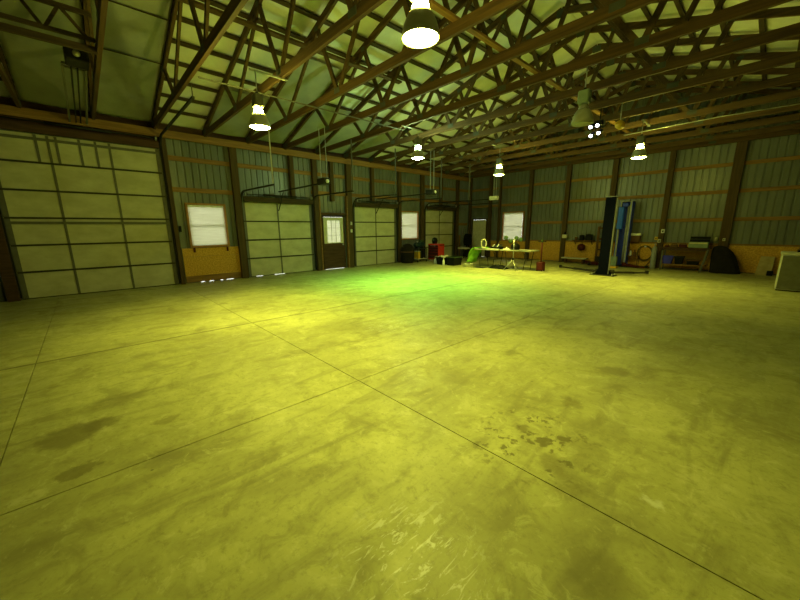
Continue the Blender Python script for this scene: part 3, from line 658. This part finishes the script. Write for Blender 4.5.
MB().tube([(-3.9, 15.93, .1), (-3.9, 15.93, 2.4)], .035, 10).build('hydraulic_cylinder', 'grey', c2)
arm(c2, (-3.78, 15.78, .10), (-2.95, 15.35, .08), 'dark_red')
arm(c2, (-4.38, 15.78, .10), (-4.85, 15.1, .08), 'dark_red')
MB().cbox(-4.2, -4.0, 15.55, 15.7, .05, .42, .015).build('arm_stop_box', 'gusset', c2)

# ---------------------------------------------------------------- table group
def folding_table(x0, x1, y0, y1, h, label):
    t = thing('folding_table', ((x0+x1)/2, (y0+y1)/2, 0), label, 'table', 'folding tables at the back')
    MB().cbox(x0, x1, y0, y1, h-.045, h, .012).build('tabletop', 'table_grey', t)
    for x in (x0+.18, x1-.18):
        for y in (y0+.08, y1-.08): MB().tube([(x, y, h-.045), (x+(.10 if x < (x0+x1)/2 else -.10), y, 0)], .013, 8).build('leg', 'dark_metal', t)
        d_ = .05 if x < (x0+x1)/2 else -.05
        MB().tube([(x+d_, y0+.08, h*.48), (x+d_, y1-.08, h*.48)], .010, 6).build('cross_bar', 'dark_metal', t)
        MB().tube([(x, (y0+y1)/2, h-.05), (x+(.34 if d_ > 0 else -.34), (y0+y1)/2, h-.05), (x+d_, (y0+y1)/2, h*.48)], .008, 6).build('brace', 'dark_metal', t)
    return t
folding_table(-8.25, -7.12, 11.85, 12.6, .75, 'folding table under the green cloth and dark tools')
folding_table(-7.06, -5.83, 11.9, 12.62, .75, 'folding table beside the red handled stand')
# green cloth over the left end of the table down to the floor
def cl(u, v):
    # hangs from the table end nearly to the floor, folded over the edge
    s = u*1.25
    if s < .42: px_, py_, z = -8.0-s*.72, 11.95+.20*v, .775+.05*math.sin(v*9+s*8)*.4
    else:
        k = s-.42; px_ = -8.33-.50*k-.03*math.sin(k*6); py_ = 11.90+.30*v; z = .80-k*.80+.02*math.sin(v*8)
    px_ += .22*v*(1 if s < .42 else .9); py_ += .22*v+.05*math.sin(u*9+v*4)
    return (px_, py_, max(z, .10)+.012*math.sin(v*19+u*6))
tag(MB().grid(cl, 30, 22).build('green_cloth', 'green', solid=.008), 'bright green cloth draped over the table end down toward the floor', 'cloth')
t = thing('rope_hoop', (-7.9, 12.0, .76), 'pale upright hoop of hose on the table above the green cloth', 'hose')
pts = [(-7.86+.085*math.cos(a*math.pi/10), 11.95+.05*math.cos(a*math.pi/10), .97+.165*math.sin(a*math.pi/10)) for a in range(21)]
MB().tube(pts, .022, 8).build('hoop', 'pale', t); MB().box(-7.93, -7.79, 11.90, 12.0, .782, .80).build('clip', 'white', t)
t = thing('laptop_case', (-7.95, 12.35, .77), 'flat dark case on the table behind the pale hoop', 'case')
MB().cbox(-7.75, -7.35, 12.34, 12.58, .752, .84, .012).build('case_body', 'black', t); MB().tube([(-7.63, 12.34, .80), (-7.61, 12.31, .80), (-7.49, 12.31, .80), (-7.47, 12.34, .80)], .01, 6).build('handle', 'black', t)
t = thing('tool_tray', (-7.45, 12.1, .75), 'black tray of tools with pale handles on the table', 'tool tray')
mb = MB(); mb.box(-7.58, -7.16, 11.95, 12.3, .752, .77)
for a in ((-7.58, -7.16, 11.95, 11.97), (-7.58, -7.16, 12.28, 12.3), (-7.58, -7.56, 11.97, 12.28), (-7.18, -7.16, 11.97, 12.28)): mb.box(*a, .77, .85)
mb.build('tray', 'black', t)
for i in range(6):
    x = -7.53+i*.066; MB().tube([(x, 12.03, .80), (x+.02, 12.2, .93)], .018, 8).build('tool_handle', ['white', 'black', 'teal'][i % 3], t)
t = thing('crumpled_rag', (-6.92, 12.1, .75), 'white crumpled rag on the table left of the black bag', 'rag')
def rag(u, v):
    return (-7.03+.26*u, 11.98+.22*v, .757+.07*abs(math.sin(u*7+v*3)*math.sin(v*6+u*2))*math.sin(math.pi*u)*math.sin(math.pi*v)*1.6)
MB().grid(rag, 16, 16).build('cloth', 'white', t, solid=.003)
t = thing('tool_bag', (-6.6, 12.15, .75), 'dark tool bag on the table behind the tripod light', 'bag')
MB().lathe((-6.6, 12.2, .752), [(.15, 0), (.17, .06), (.165, .16), (.12, .22), (.03, .25)], 20).build('bag_body', 'black', t)
MB().tube([(-6.7, 12.2, .96), (-6.66, 12.2, 1.03), (-6.54, 12.2, 1.03), (-6.5, 12.2, .96)], .012, 8).build('strap', 'dark_metal', t)
t = thing('white_pipe', (-7.75, 11.95, .75), 'thin white pipe lying along the front edge of the table', 'pipe'); MB().tube([(-7.74, 11.90, .762), (-7.16, 11.92, .762)], .012, 8).build('pipe', 'white', t); MB().lathe((-7.16, 11.92, .762), [(.016, 0), (.016, .04)], 10, 'x').build('pipe_cap', 'galv', t)
# things under the table
t = thing('duffel_bag', (-7.15, 12.0, 0), 'flat dark bag on the floor under the table', 'bag')
def duf(u, v): return (-7.5+.75*u, 11.75+.42*v, .005+.13*math.sin(math.pi*u)**.6*math.sin(math.pi*v)**.6*(1+.25*math.sin(u*11)))
MB().grid(duf, 20, 12).build('bag_body', 'black', t, solid=.004); MB().tube([(-7.25, 11.85, .10), (-7.2, 11.85, .16), (-7.05, 11.85, .16), (-7.0, 11.85, .10)], .01, 6).build('strap', 'dark_metal', t)
t = thing('white_tub', (-8.75, 12.2, 0), 'low white and black tub on the floor under the green cloth', 'tub')
MB().lathe((-8.38, 11.66, .0), [(.15, 0), (.19, .12), (.2, .125), (.18, .13), (.14, .02)], 20).build('tub', 'white', t); MB().lathe((-8.38, 11.66, .02), [(.13, 0), (.14, .08), (.05, .12)], 16).build('contents', 'black', t)
t = thing('floor_mat', (-8.0, 12.0, 0), 'dark thin mat on the floor below the table', 'mat'); MB().cbox(-8.2, -7.6, 11.6, 12.0, 0.001, .012, .004).build('mat', 'rubber', t); MB().box(-8.2, -7.6, 11.58, 11.6, .001, .014).build('edge', 'black', t)
# tripod light with several heads
t = thing('tripod_work_light', (-6.45, 12.05-.35, 0), 'tripod work light with four unlit heads before the table', 'work light')
TX, TYY = -6.40, 11.72
for k in range(3):
    q = math.radians(80+120*k); MB().tube([(TX, TYY, .42), (TX+.34*math.cos(q), TYY+.34*math.sin(q), .012)], .012, 8).build('leg', 'galv', t)
MB().tube([(TX, TYY, .30), (TX, TYY, 1.18)], .014, 10).build('pole', 'galv', t)
MB().lathe((TX, TYY, .40), [(.035, 0), (.035, .07)], 12).build('collar', 'black', t)
MB().tube([(TX-.24, TYY-.1, 1.16), (TX+.24, TYY+.1, 1.16)], .014, 8).build('cross_bar', 'black', t)
for i, (dx, dz) in enumerate(((-.24, .06), (-.09, -.06), (.10, .05), (.24, .0))):
    c = Vector((TX+dx, TYY+dx*.42-.05, 1.16+dz)); h_ = MB().lathe(c, [(.03, .09), (.075, .02), (.08, -.03), (.07, -.035)], 14, 'y').build('lamp_head', 'green_dull', t)
    MB().tube([c, (TX+dx, TYY+dx*.42, 1.16)], .012, 6).build('bracket', 'black', t)
# red stand with T handle
t = thing('handled_stand', (-5.6, 12.3, 0), 'dark red stand with tall pole and T handle right of the table', 'stand')
MB().cbox(-5.71, -5.47, 12.18, 12.42, .03, .34, .02).build('base_box', 'dark_red', t)
MB().tube([(-5.59, 12.3, .34), (-5.60, 12.3, 1.08)], .026, 10).build('pole', 'dark_red', t)
MB().tube([(-5.73, 12.26, 1.09), (-5.47, 12.34, 1.09)], .02, 8).build('handle', 'dark_metal', t)
MB().lathe((-5.60, 12.3, 1.06), [(.035, 0), (.035, .07), (.02, .10)], 12).build('pole_cap', 'green_dull', t)
for dx in (-.09, .09):
    for dy in (-.09, .09): MB().lathe((-5.59+dx, 12.3+dy, .022), [(.02, -.012), (.022, 0), (.02, .012)], 10, 'y').build('caster', 'rubber', t)

# ---------------------------------------------------------------- left back group
t = thing('tool_cabinet', (-10.9, 12.35, 0), 'red rolling tool cabinet before the farthest garage door', 'tool cabinet')
CX0, CX1, CY0, CY1 = -11.18, -10.52, 12.22, 12.66
MB().cbox(CX0, CX1, CY0, CY1, .12, .86, .012).build('cabinet_body', 'red', t)
for i, (a, b) in enumerate(((.16, .30), (.31, .45), (.46, .58), (.59, .69), (.70, .80))):
    d_ = MB().cbox(CX0+.02, CX1-.02, CY0-.02, CY0, a, b, .005).build('drawer', 'dark_red', t)  # darker red holds the shade of the front; the body stays bright red
    MB().tube([(CX0+.16, CY0-.035, b-.03), (CX1-.16, CY0-.035, b-.03)], .008, 6).build('drawer_pull', 'galv' if i == 4 else 'dark_metal', d_)
for x in (CX0+.07, CX1-.07):
    for y in (CY0+.07, CY1-.07): MB().lathe((x, y, .055), [(.05, -.02), (.055, 0), (.05, .02)], 14, 'y').build('caster', 'white' if y < 12.4 else 'rubber', t); MB().box(x-.02, x+.02, y-.03, y+.03, .08, .125).build('caster_fork', 'dark_metal', t)
MB().tube([(CX1+.0, CY0+.08, .80), (CX1+.05, CY0+.08, .80), (CX1+.05, CY1-.08, .80), (CX1, CY1-.08, .80)], .012, 8).build('push_handle', 'dark_metal', t)
t = thing('welding_helmet', (-10.92, 12.42, .86), 'black welding helmet standing on the red tool cabinet', 'helmet')
MB().lathe((-10.93, 12.42, .862), [(.10, 0), (.135, .06), (.145, .15), (.12, .24), (.06, .285), (0, .295)], 20).build('shell', 'black', t)
MB().cbox(-10.98, -10.86, 12.265, 12.30, 1.0, 1.09, .01).build('visor', 'green_dull', t)
t = thing('utility_cart', (-11.3, 11.9, 0), 'dark two shelf cart between the dark drum and the red cabinet', 'cart')
for z in (.14, .62): MB().cbox(-11.62, -11.16, 11.48, 12.12, z, z+.03, .006).build('shelf', 'teal' if z > .5 else 'pale', t)
for x in (-11.60, -11.18):
    for y in (11.5, 12.1): MB().tube([(x, y, .08), (x, y, .66)], .014, 8).build('leg', 'dark_metal', t); MB().lathe((x, y, .04), [(.035, -.012), (.04, 0), (.035, .012)], 12, 'y').build('wheel', 'rubber', t)
t = thing('air_compressor', (-11.4, 11.8, .65), 'dark teal tank compressor on the upper shelf of the cart', 'compressor')
MB().tube([(-11.4, 11.50, .82), (-11.4, 11.56, .82), (-11.4, 12.10, .82), (-11.4, 12.16, .82)], [.07, .12, .12, .07], 16).build('tank', 'teal', t)
MB().cbox(-11.47, -11.33, 11.85, 12.1, .93, 1.04, .02).build('motor', 'green_dull', t)
for y in (11.62, 12.0): MB().box(-11.48, -11.32, y-.015, y+.015, .652, .72).build('foot', 'dark_metal', t)
MB().lathe((-11.4, 11.68, .93), [(.03, 0), (.03, .05), (.0, .06)], 10).build('gauge', 'galv', t)
t = thing('yellow_box', (-11.35, 11.6, .17), 'yellow box on the lower shelf of the dark cart', 'box'); MB().cbox(-11.45, -11.22, 11.52, 11.72, .172, .50, .01).build('box_body', 'yellow', t); MB().cbox(-11.46, -11.21, 11.51, 11.73, .50, .53, .006).build('lid', 'pale', t)
t = thing('canister', (-11.35, 11.92, .17), 'black canister on the lower shelf beside the yellow box', 'canister'); MB().lathe((-11.35, 11.92, .172), [(.10, 0), (.11, .02), (.11, .28), (.06, .33), (.03, .35)], 16).build('body', 'black', t); MB().lathe((-11.35, 11.92, .52), [(.035, 0), (.035, .03)], 10).build('cap', 'green_dull', t)
t = thing('covered_drum', (-11.5, 11.1, 0), 'dark round topped drum under the small window', 'drum')
MB().lathe((-11.45, 11.08, 0), [(.28, 0.0), (.31, .03), (.315, .55), (.29, .7), (.21, .83), (.1, .89), (0, .9)], 26).build('cover', 'brown' if False else 'cloth_black', t); MB().lathe((-11.45, 11.08, .5), [(.318, 0), (.322, .02), (.318, .04)], 26).build('band', 'brown', t)
t = thing('storage_tote', (-9.2, 11.9, 0), 'black storage tote with pale rim left of the green cloth', 'tote')
def tote(t, x0, x1, y0, y1, h, mat, rim, z=0):
    mb = MB(); b = .035; vs = [(x0+b, y0+b, z), (x1-b, y0+b, z), (x1-b, y1-b, z), (x0+b, y1-b, z), (x0, y0, z+h), (x1, y0, z+h), (x1, y1, z+h), (x0, y1, z+h)]
    mb.poly(vs, [(3, 2, 1, 0), (0, 1, 5, 4), (1, 2, 6, 5), (2, 3, 7, 6), (3, 0, 4, 7), (4, 5, 6, 7)]); mb.build('tote_body', mat, t, bevel=.01)
    r_ = MB(); 
    for a in ((x0-.015, x1+.015, y0-.015, y0+.02), (x0-.015, x1+.015, y1-.02, y1+.015), (x0-.015, x0+.02, y0+.02, y1-.02), (x1-.02, x1+.015, y0+.02, y1-.02)): r_.box(*a, z+h-.02, z+h+.015)
    r_.build('rim', rim, t)
tote(t, -9.42, -8.98, 11.45, 12.05, .36, 'black', 'green_dull')
t = thing('storage_tote', (-9.9, 11.8, 0), 'black tote with crumpled pale cover beside the red cabinet', 'tote'); tote(t, -10.0, -9.55, 11.45, 11.95, .30, 'black', 'dark_metal')
t = thing('plastic_sheet', (-9.8, 11.7, .32), 'crumpled pale plastic sheet on top of the black tote', 'plastic sheet')
def ps(u, v): return (-10.06+.56*u, 11.40+.60*v, .325+.09*abs(math.sin(u*8+v*4)*math.cos(v*7))*math.sin(math.pi*min(1, max(0, u)))+.005)
MB().grid(ps, 20, 20).build('sheet', 'pale', t, solid=.003)
t = thing('white_jug', (-10.15, 11.6, 0), 'white plastic jug on the floor left of the black tote', 'jug')
MB().lathe((-10.15, 11.62, 0), [(.085, 0), (.09, .02), (.09, .19), (.04, .25), (.03, .27)], 16).build('jug_body', 'white', t); MB().lathe((-10.15, 11.62, .27), [(.032, 0), (.032, .03)], 12).build('cap', 'yellow', t); MB().tube([(-10.11, 11.54, .2), (-10.08, 11.50, .17), (-10.08, 11.51, .08)], .01, 6).build('handle', 'white', t)
t = thing('white_bottle', (-9.47, 11.42, 0), 'white bottle standing between the two black totes', 'bottle')
MB().lathe((-9.49, 11.38, 0), [(.05, 0), (.055, .02), (.05, .20), (.02, .25), (.02, .28)], 14).build('bottle_body', 'white', t); MB().lathe((-9.49, 11.38, .28), [(.022, 0), (.022, .025)], 10).build('cap', 'white', t)
t = thing('shop_chair', (-11.1, 15.0, 0), 'black shop chair in the far corner by the garage door', 'chair')
MB().cbox(-11.35, -10.85, 14.75, 15.2, .48, .56, .03).build('seat', 'pale', t)
MB().tube([(-11.1, 14.98, .06), (-11.1, 14.98, .48)], .03, 10).build('post', 'black', t)
def bk(u, v):
    a_ = (u-.5)*1.5; z = .66+.62*v; w_ = .27*(1-(abs(v-.45)*1.6)**3*.5)
    return (-11.1+math.sin(a_)*w_*1.4, 15.22+.05*math.cos(a_)+.05*v, z)
MB().grid(bk, 10, 10).build('backrest', 'black', t, solid=.05); MB().bar((-11.1, 15.16, .52), (-11.1, 15.27, .75), .06, .02).build('back_bracket', 'black', t)
for k in range(5):
    q = k*2*math.pi/5+.3; MB().bar((-11.1, 14.98, .09), (-11.1+.27*math.cos(q), 14.98+.27*math.sin(q), .06), .04, .03).build('base_leg', 'black', t); MB().lathe((-11.1+.27*math.cos(q), 14.98+.27*math.sin(q), .03), [(.025, -.012), (.03, 0), (.025, .012)], 10, 'y').build('caster', 'rubber', t)
tag(MB().bar((-11.74, 15.45, 0.02), (-11.81, 15.5, 1.2), .09, .035, (0, 1, 0)).build('plank', 'girt_y'), 'short plank leaning on the wall behind the black shop chair', 'plank')
t = thing('lower_cabinet', (-11.1, 15.95, 0), 'low dark cabinet in the far corner behind the shop chair', 'cabinet')
MB().cbox(-11.55, -10.75, 15.6, 16.15, .0, .42, .01).build('cabinet_body', 'green_dull', t); MB().cbox(-11.5, -10.8, 15.58, 15.6, .04, .39, .004).build('cabinet_door', 'dark_metal', t)

# ---------------------------------------------------------------- back wall clutter
t = thing('low_bench', (-5.85, 16.0, 0), 'low bench with pale plank top at the foot of the end wall', 'bench')
MB().cbox(-6.3, -5.25, 15.88, 16.2, .20, .25, .006).build('plank_top', 'pale', t)
for x in (-6.15, -5.4): MB().box(x-.03, x+.03, 15.92, 16.16, 0, .2).build('support', 'brown', t)
t = thing('alarm_box', (-6.2, 16.1, 1.12), 'small pale box with dark top on the post above the low bench', 'box')
MB().cbox(-6.44, -6.24, 16.12, 16.24, 1.10, 1.26, .01).build('box_body', 'pale', t); MB().lathe((-6.34, 16.18, 1.26), [(.05, 0), (.05, .06), (.02, .12)], 10).build('top_knob', 'black', t)
t = thing('wall_shelf', (-5.6, 16.25, .98), 'small wall shelf of dark tools left of the black column', 'shelf')
MB().cbox(-6.0, -5.1, 16.12, 16.33, .99, 1.015, .004).build('shelf_board', 'brown', t)
for x in (-5.9, -5.2): MB().bar((x, 16.33, .82), (x, 16.16, .99), .02, .02).build('bracket', 'dark_metal', t)
for i, (x, w, h, mt, nm) in enumerate(((-5.85, .12, .14, 'brown', 'brown can on the left of the small wall shelf'), (-5.62, .16, .22, 'black', 'black box in the middle of the small wall shelf'), (-5.32, .24, .26, 'black', 'wide black box on the right of the small wall shelf'))):
    b_ = thing('tool_box' if i else 'can', (x, 16.22, 1.015), nm, 'box' if i else 'can')
    if i: MB().cbox(x-w/2, x+w/2, 16.15, 16.3, 1.017, 1.017+h, .01).build('box_body', mt, b_); MB().box(x-w/4, x+w/4, 16.20, 16.25, 1.017+h, 1.03+h).build('handle', 'dark_metal', b_)
    else: MB().lathe((x, 16.22, 1.017), [(w/2, 0), (w/2, h), (w/2-.01, h+.005)], 14).build('can_body', mt, b_); MB().lathe((x, 16.22, 1.022+h), [(w/2-.01, 0), (.01, .01)], 14).build('lid', 'galv', b_)
t = thing('hanging_bag', (-5.55, 16.25, .6), 'dark red bag hanging below the small wall shelf', 'bag')
MB().lathe((-5.6, 16.2, .56), [(.0, 0), (.12, .02), (.17, .12), (.15, .24), (.05, .3)], 16).build('bag_body', 'dark_red', t); MB().tube([(-5.64, 16.2, .85), (-5.6, 16.22, .97), (-5.56, 16.2, .85)], .008, 6).build('strap', 'brown', t)
t = thing('tool_rack', (-4.7, 16.1, 0), 'tall dark rack of long tools between the two lift columns', 'tool rack')
MB().cbox(-4.98, -4.36, 15.98, 16.22, 0, .12, .01).build('rack_base', 'brown', t)
for x in (-4.96, -4.38): MB().box(x-.025, x+.025, 16.12, 16.2, .12, 1.6).build('upright', 'brown', t)
for z in (.6, 1.05, 1.5): MB().box(-4.94, -4.40, 16.16, 16.2, z, z+.07).build('cross_rail', 'brown', t)
for i, (x, h, mt, nm) in enumerate(((-4.88, 1.62, 'brown', 'brown long handled tool, leftmost in the dark rack'), (-4.76, 1.75, 'dark_metal', 'dark steel bar, second from left in the dark rack'), (-4.64, 1.55, 'brown', 'brown shovel handle, third in the dark rack'), (-4.52, 1.5, 'pale', 'pale white rod standing in the dark rack'), (-4.42, 1.35, 'black', 'short black bar at the right of the dark rack'))):
    k_ = thing('long_tool', (x, 16.07, .12), nm, 'long tool'); MB().tube([(x, 16.04, .13), (x-.02, 16.10, h)], .02, 8).build('handle', mt, k_); MB().cbox(x-.05, x+.05, 16.0, 16.07, .122, .36, .008).build('tool_head', 'dark_metal' if mt != 'pale' else 'pale', k_)
t = thing('hose_pile', (-4.75, 15.6, 0), 'tangled reddish hose on the floor left of the blue column', 'hose')
pts = []
for k in range(60):
    a_ = k*.42; pts.append((-4.95+.22*math.cos(a_)+.05*math.sin(k*.9), 15.62+.14*math.sin(a_), .03+.0022*k+.01*math.sin(k)))
MB().tube(pts, .018, 6).build('hose', 'dark_red', t); MB().lathe((-4.7, 15.62, .04), [(.03, 0), (.03, .06)], 8, 'x').build('nozzle', 'galv', t)
t = thing('yellow_block', (-4.45, 15.1, 0), 'flat pale yellow block on the floor before the blue column', 'block')
MB().cbox(-4.35, -3.85, 15.02, 15.28, 0, .07, .008).build('block', 'yellow', t); MB().box(-4.3, -3.9, 15.06, 15.24, .07, .078).build('top_pad', 'pale', t)
t = thing('wall_box', (-3.6, 16.3, 1.2), 'white box with brown cabinet below it right of the blue column', 'box')
MB().cbox(-3.78, -3.42, 16.14, 16.33, 1.24, 1.33, .008).build('white_cover', 'white', t); MB().cbox(-3.75, -3.45, 16.16, 16.34, .99, 1.24, .008).build('cabinet', 'brown', t)
t = thing('hose_coil', (-3.25, 16.3, .3), 'thin dark hose coil hanging on the strand board', 'hose')
for rr in (.23, .26): MB().tube([(-3.25+rr*math.cos(a_*math.pi/12), 16.31-.02*(rr > .24), .55+rr*1.15*math.sin(a_*math.pi/12)) for a_ in range(25)], .012, 6).build('hose_loop', 'green_dull' if rr > .24 else 'black', t)
MB().box(-3.28, -3.22, 16.27, 16.35, .78, .84).build('hook', 'galv', t)
t = thing('wire_shelf', (-3.6, 16.1, 0), 'small wire stand with bottles right of the blue column', 'stand')
for z in (.05, .42): MB().cbox(-3.80, -3.38, 15.95, 16.2, z, z+.02, .004).build('shelf', 'yellow' if z < .1 else 'brown', t)
for x in (-3.79, -3.39):
    for y in (15.96, 16.19): MB().tube([(x, y, 0), (x, y, .9)], .009, 6).build('leg', 'brown', t)
for x, mt, nm in ((-3.68, 'white', 'small white bottle on the wire stand'), (-3.54, 'brown', 'brown bottle on the wire stand')):
    b_ = thing('bottle', (x, 16.08, .44), nm, 'bottle'); MB().lathe((x, 16.08, .442), [(.045, 0), (.05, .02), (.05, .14), (.02, .19), (.02, .22)], 12).build('bottle_body', mt, b_); MB().lathe((x, 16.08, .662), [(.022, 0), (.022, .02)], 8).build('cap', 'dark_metal', b_)
tag(MB().bar((-3.12, 16.0, .03), (-2.72, 16.2, .72), .07, .03).build('leaning_board', 'brown'), 'dark board leaning diagonally left of the workbench', 'board')
tag(MB().cbox(-3.75, -2.95, 15.75, 15.9, 0, .06, .005).build('floor_timber', 'brown'), 'reddish timber lying on the floor before the end wall', 'timber')
t = thing('gas_cylinder', (-2.88, 15.95, 0), 'slim grey gas cylinder left of the workbench', 'gas cylinder')
MB().lathe((-2.88, 15.98, 0), [(.085, 0), (.09, .02), (.09, .72), (.07, .80), (.03, .85)], 18).build('cylinder_body', 'grey', t); MB().lathe((-2.88, 15.98, .85), [(.02, 0), (.02, .06), (.035, .07), (.035, .09)], 10).build('valve', 'galv', t)
for x, z, w, mt, nm in ((-2.75, 1.34, .11, 'white', 'white junction box, highest on the post by the workbench'), (-2.93, 1.08, .09, 'yellow', 'yellowish outlet box left on the post by the workbench'), (-2.82, .98, .10, 'pale', 'pale outlet box, lowest on the post by the workbench'), (-1.22, 1.10, .07, 'pale', 'small pale outlet above the black heap, left one'), (-1.02, 1.08, .07, 'pale', 'small pale outlet above the black heap, right one')):
    b_ = thing('outlet_box', (x, 16.22, z), nm, 'outlet'); yb = 16.235 if x > -2.9 and not x < -1.2 else 16.235
    MB().cbox(x-w/2, x+w/2, yb-.05, yb+(.0 if -2.885 < x < -2.7 or x > -1.15 else .14), z, z+w*1.3, .006).build('box_body', mt, b_); MB().box(x-w/5, x+w/5, yb-.056, yb-.05, z+w*.3, z+w*.9).build('socket', 'dark_metal', b_)
# workbench
t = thing('workbench', (-2.05, 15.9, 0), 'long workbench against the end wall right of the lift', 'workbench')
MB().cbox(-2.68, -1.28, 15.62, 16.2, .80, .84, .006).build('bench_top', 'dark_wood', t)
MB().cbox(-2.60, -1.36, 15.70, 16.15, .20, .235, .006).build('lower_shelf', 'girt_x', t)
for x, s in ((-2.58, 0), (-1.42, .08)):
    for y in (15.68, 16.14): MB().bar((x-s*.6, y, 0), (x+s, y, .80), .04, .04).build('leg', 'stile', t)
for y in (15.68, 16.14): MB().box(-2.6, -1.4, y-.02, y+.02, .73, .80).build('apron', 'dark_wood', t)
for i, (x, w, h, mt, nm) in enumerate(((-2.5, .12, .06, 'dark_red', 'dark red tool at the left end of the workbench top'), (-2.3, .2, .09, 'brown', 'brown block in the left part of the workbench top'), (-2.05, .22, .10, 'dark_red', 'dull red tool case in the middle of the workbench top'))):
    b_ = thing('bench_tool', (x, 15.9, .84), nm, 'tool'); MB().cbox(x-w/2, x+w/2, 15.8, 15.98, .842, .842+h, .01).build('tool_body', mt, b_); MB().tube([(x-w/3, 15.89, .842+h), (x-w/3, 15.89, .88+h), (x+w/3, 15.89, .88+h), (x+w/3, 15.89, .842+h)], .009, 6).build('handle', 'dark_metal', b_)
t = thing('tool_chest', (-1.6, 15.9, .84), 'open green grey tool chest with dark lid on the workbench', 'tool chest')
MB().cbox(-1.88, -1.36, 15.72, 16.0, .842, 1.04, .008).build('chest_body', 'gusset', t)
for z in (.86, .92, .98): d_ = MB().box(-1.86, -1.38, 15.705, 15.72, z, z+.045).build('drawer', 'pale' if z > .95 else 'gusset', t)
MB().bar((-1.62, 15.98, 1.045), (-1.62, 16.02, 1.13), .54, .02, (1, 0, 0)).bar((-1.62, 16.025, 1.145), (-1.62, 16.06, 1.22), .54, .02, (1, 0, 0)).build('lid', 'black', t)
t = thing('storage_bin', (-2.42, 15.85, .235), 'blue violet bin on the lower shelf of the workbench', 'bin'); tote(t, -2.58, -2.26, 15.72, 15.98, .27, 'purple', 'purple', .237)
t = thing('storage_bin', (-2.08, 15.9, .235), 'black bin beside the blue violet bin under the workbench', 'bin'); tote(t, -2.22, -1.96, 15.74, 16.02, .26, 'black', 'dark_metal', .237)
t = thing('storage_bin', (-1.7, 15.9, .235), 'low dark box at the right of the workbench lower shelf', 'bin'); tote(t, -1.88, -1.52, 15.74, 16.06, .16, 'black', 'brown', .237)
# black covered heap
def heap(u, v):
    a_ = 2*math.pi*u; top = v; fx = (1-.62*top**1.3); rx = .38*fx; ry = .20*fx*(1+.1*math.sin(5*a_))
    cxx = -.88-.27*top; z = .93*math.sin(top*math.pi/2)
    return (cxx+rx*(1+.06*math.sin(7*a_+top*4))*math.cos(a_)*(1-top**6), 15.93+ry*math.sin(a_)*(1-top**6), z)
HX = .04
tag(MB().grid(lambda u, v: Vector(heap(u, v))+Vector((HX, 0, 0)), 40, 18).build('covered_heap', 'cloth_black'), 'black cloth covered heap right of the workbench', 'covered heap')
t = thing('plywood_offcut', (.05, 16.2, 0), 'pale tan plywood offcut leaning on the wall by the freezer', 'board')
MB().poly([(-.12, 16.10, 0), (.24, 16.10, 0), (.26, 16.28, .60), (-.06, 16.28, .60), (-.12, 16.13, 0), (.24, 16.13, 0), (.26, 16.31, .60), (-.06, 16.31, .60)], [(0, 1, 2, 3), (7, 6, 5, 4), (0, 4, 5, 1), (1, 5, 6, 2), (2, 6, 7, 3), (3, 7, 4, 0)]).build('panel', 'tan', t)
MB().cbox(.14, .28, 16.02, 16.09, 0, .16, .01).build('block', 'black', t)
# chest freezer
t = thing('chest_freezer', (.95, 12.9, 0), 'cream chest freezer at the right edge of the view', 'freezer')
rz = math.radians(0)
MB().cbox(.30, 1.75, 12.50, 13.15, .03, .87, .02).build('cabinet_body', 'freezer', t)
MB().cbox(.285, 1.765, 12.485, 13.165, .875, .945, .02).build('lid', 'freezer', t)
MB().box(.325, 1.735, 12.488, 12.4995, .05, .86).build('shaded_front', 'olive', t)  # shade of the freezer front, put into a darker olive overlay
MB().box(.32, 1.73, 12.53, 13.12, 0, .03).build('plinth', 'black', t)
MB().cbox(.95, 1.15, 12.46, 12.485, .885, .92, .005).build('lid_handle', 'grey', t)
t = thing('dark_case', (.75, 12.95, .945), 'flat dark case lying on top of the chest freezer', 'case')
MB().cbox(.55, 1.3, 12.7, 13.05, .947, 1.0, .01).build('case_body', 'black', t); MB().box(.85, 1.0, 12.68, 12.70, .96, .985).build('handle', 'dark_metal', t)
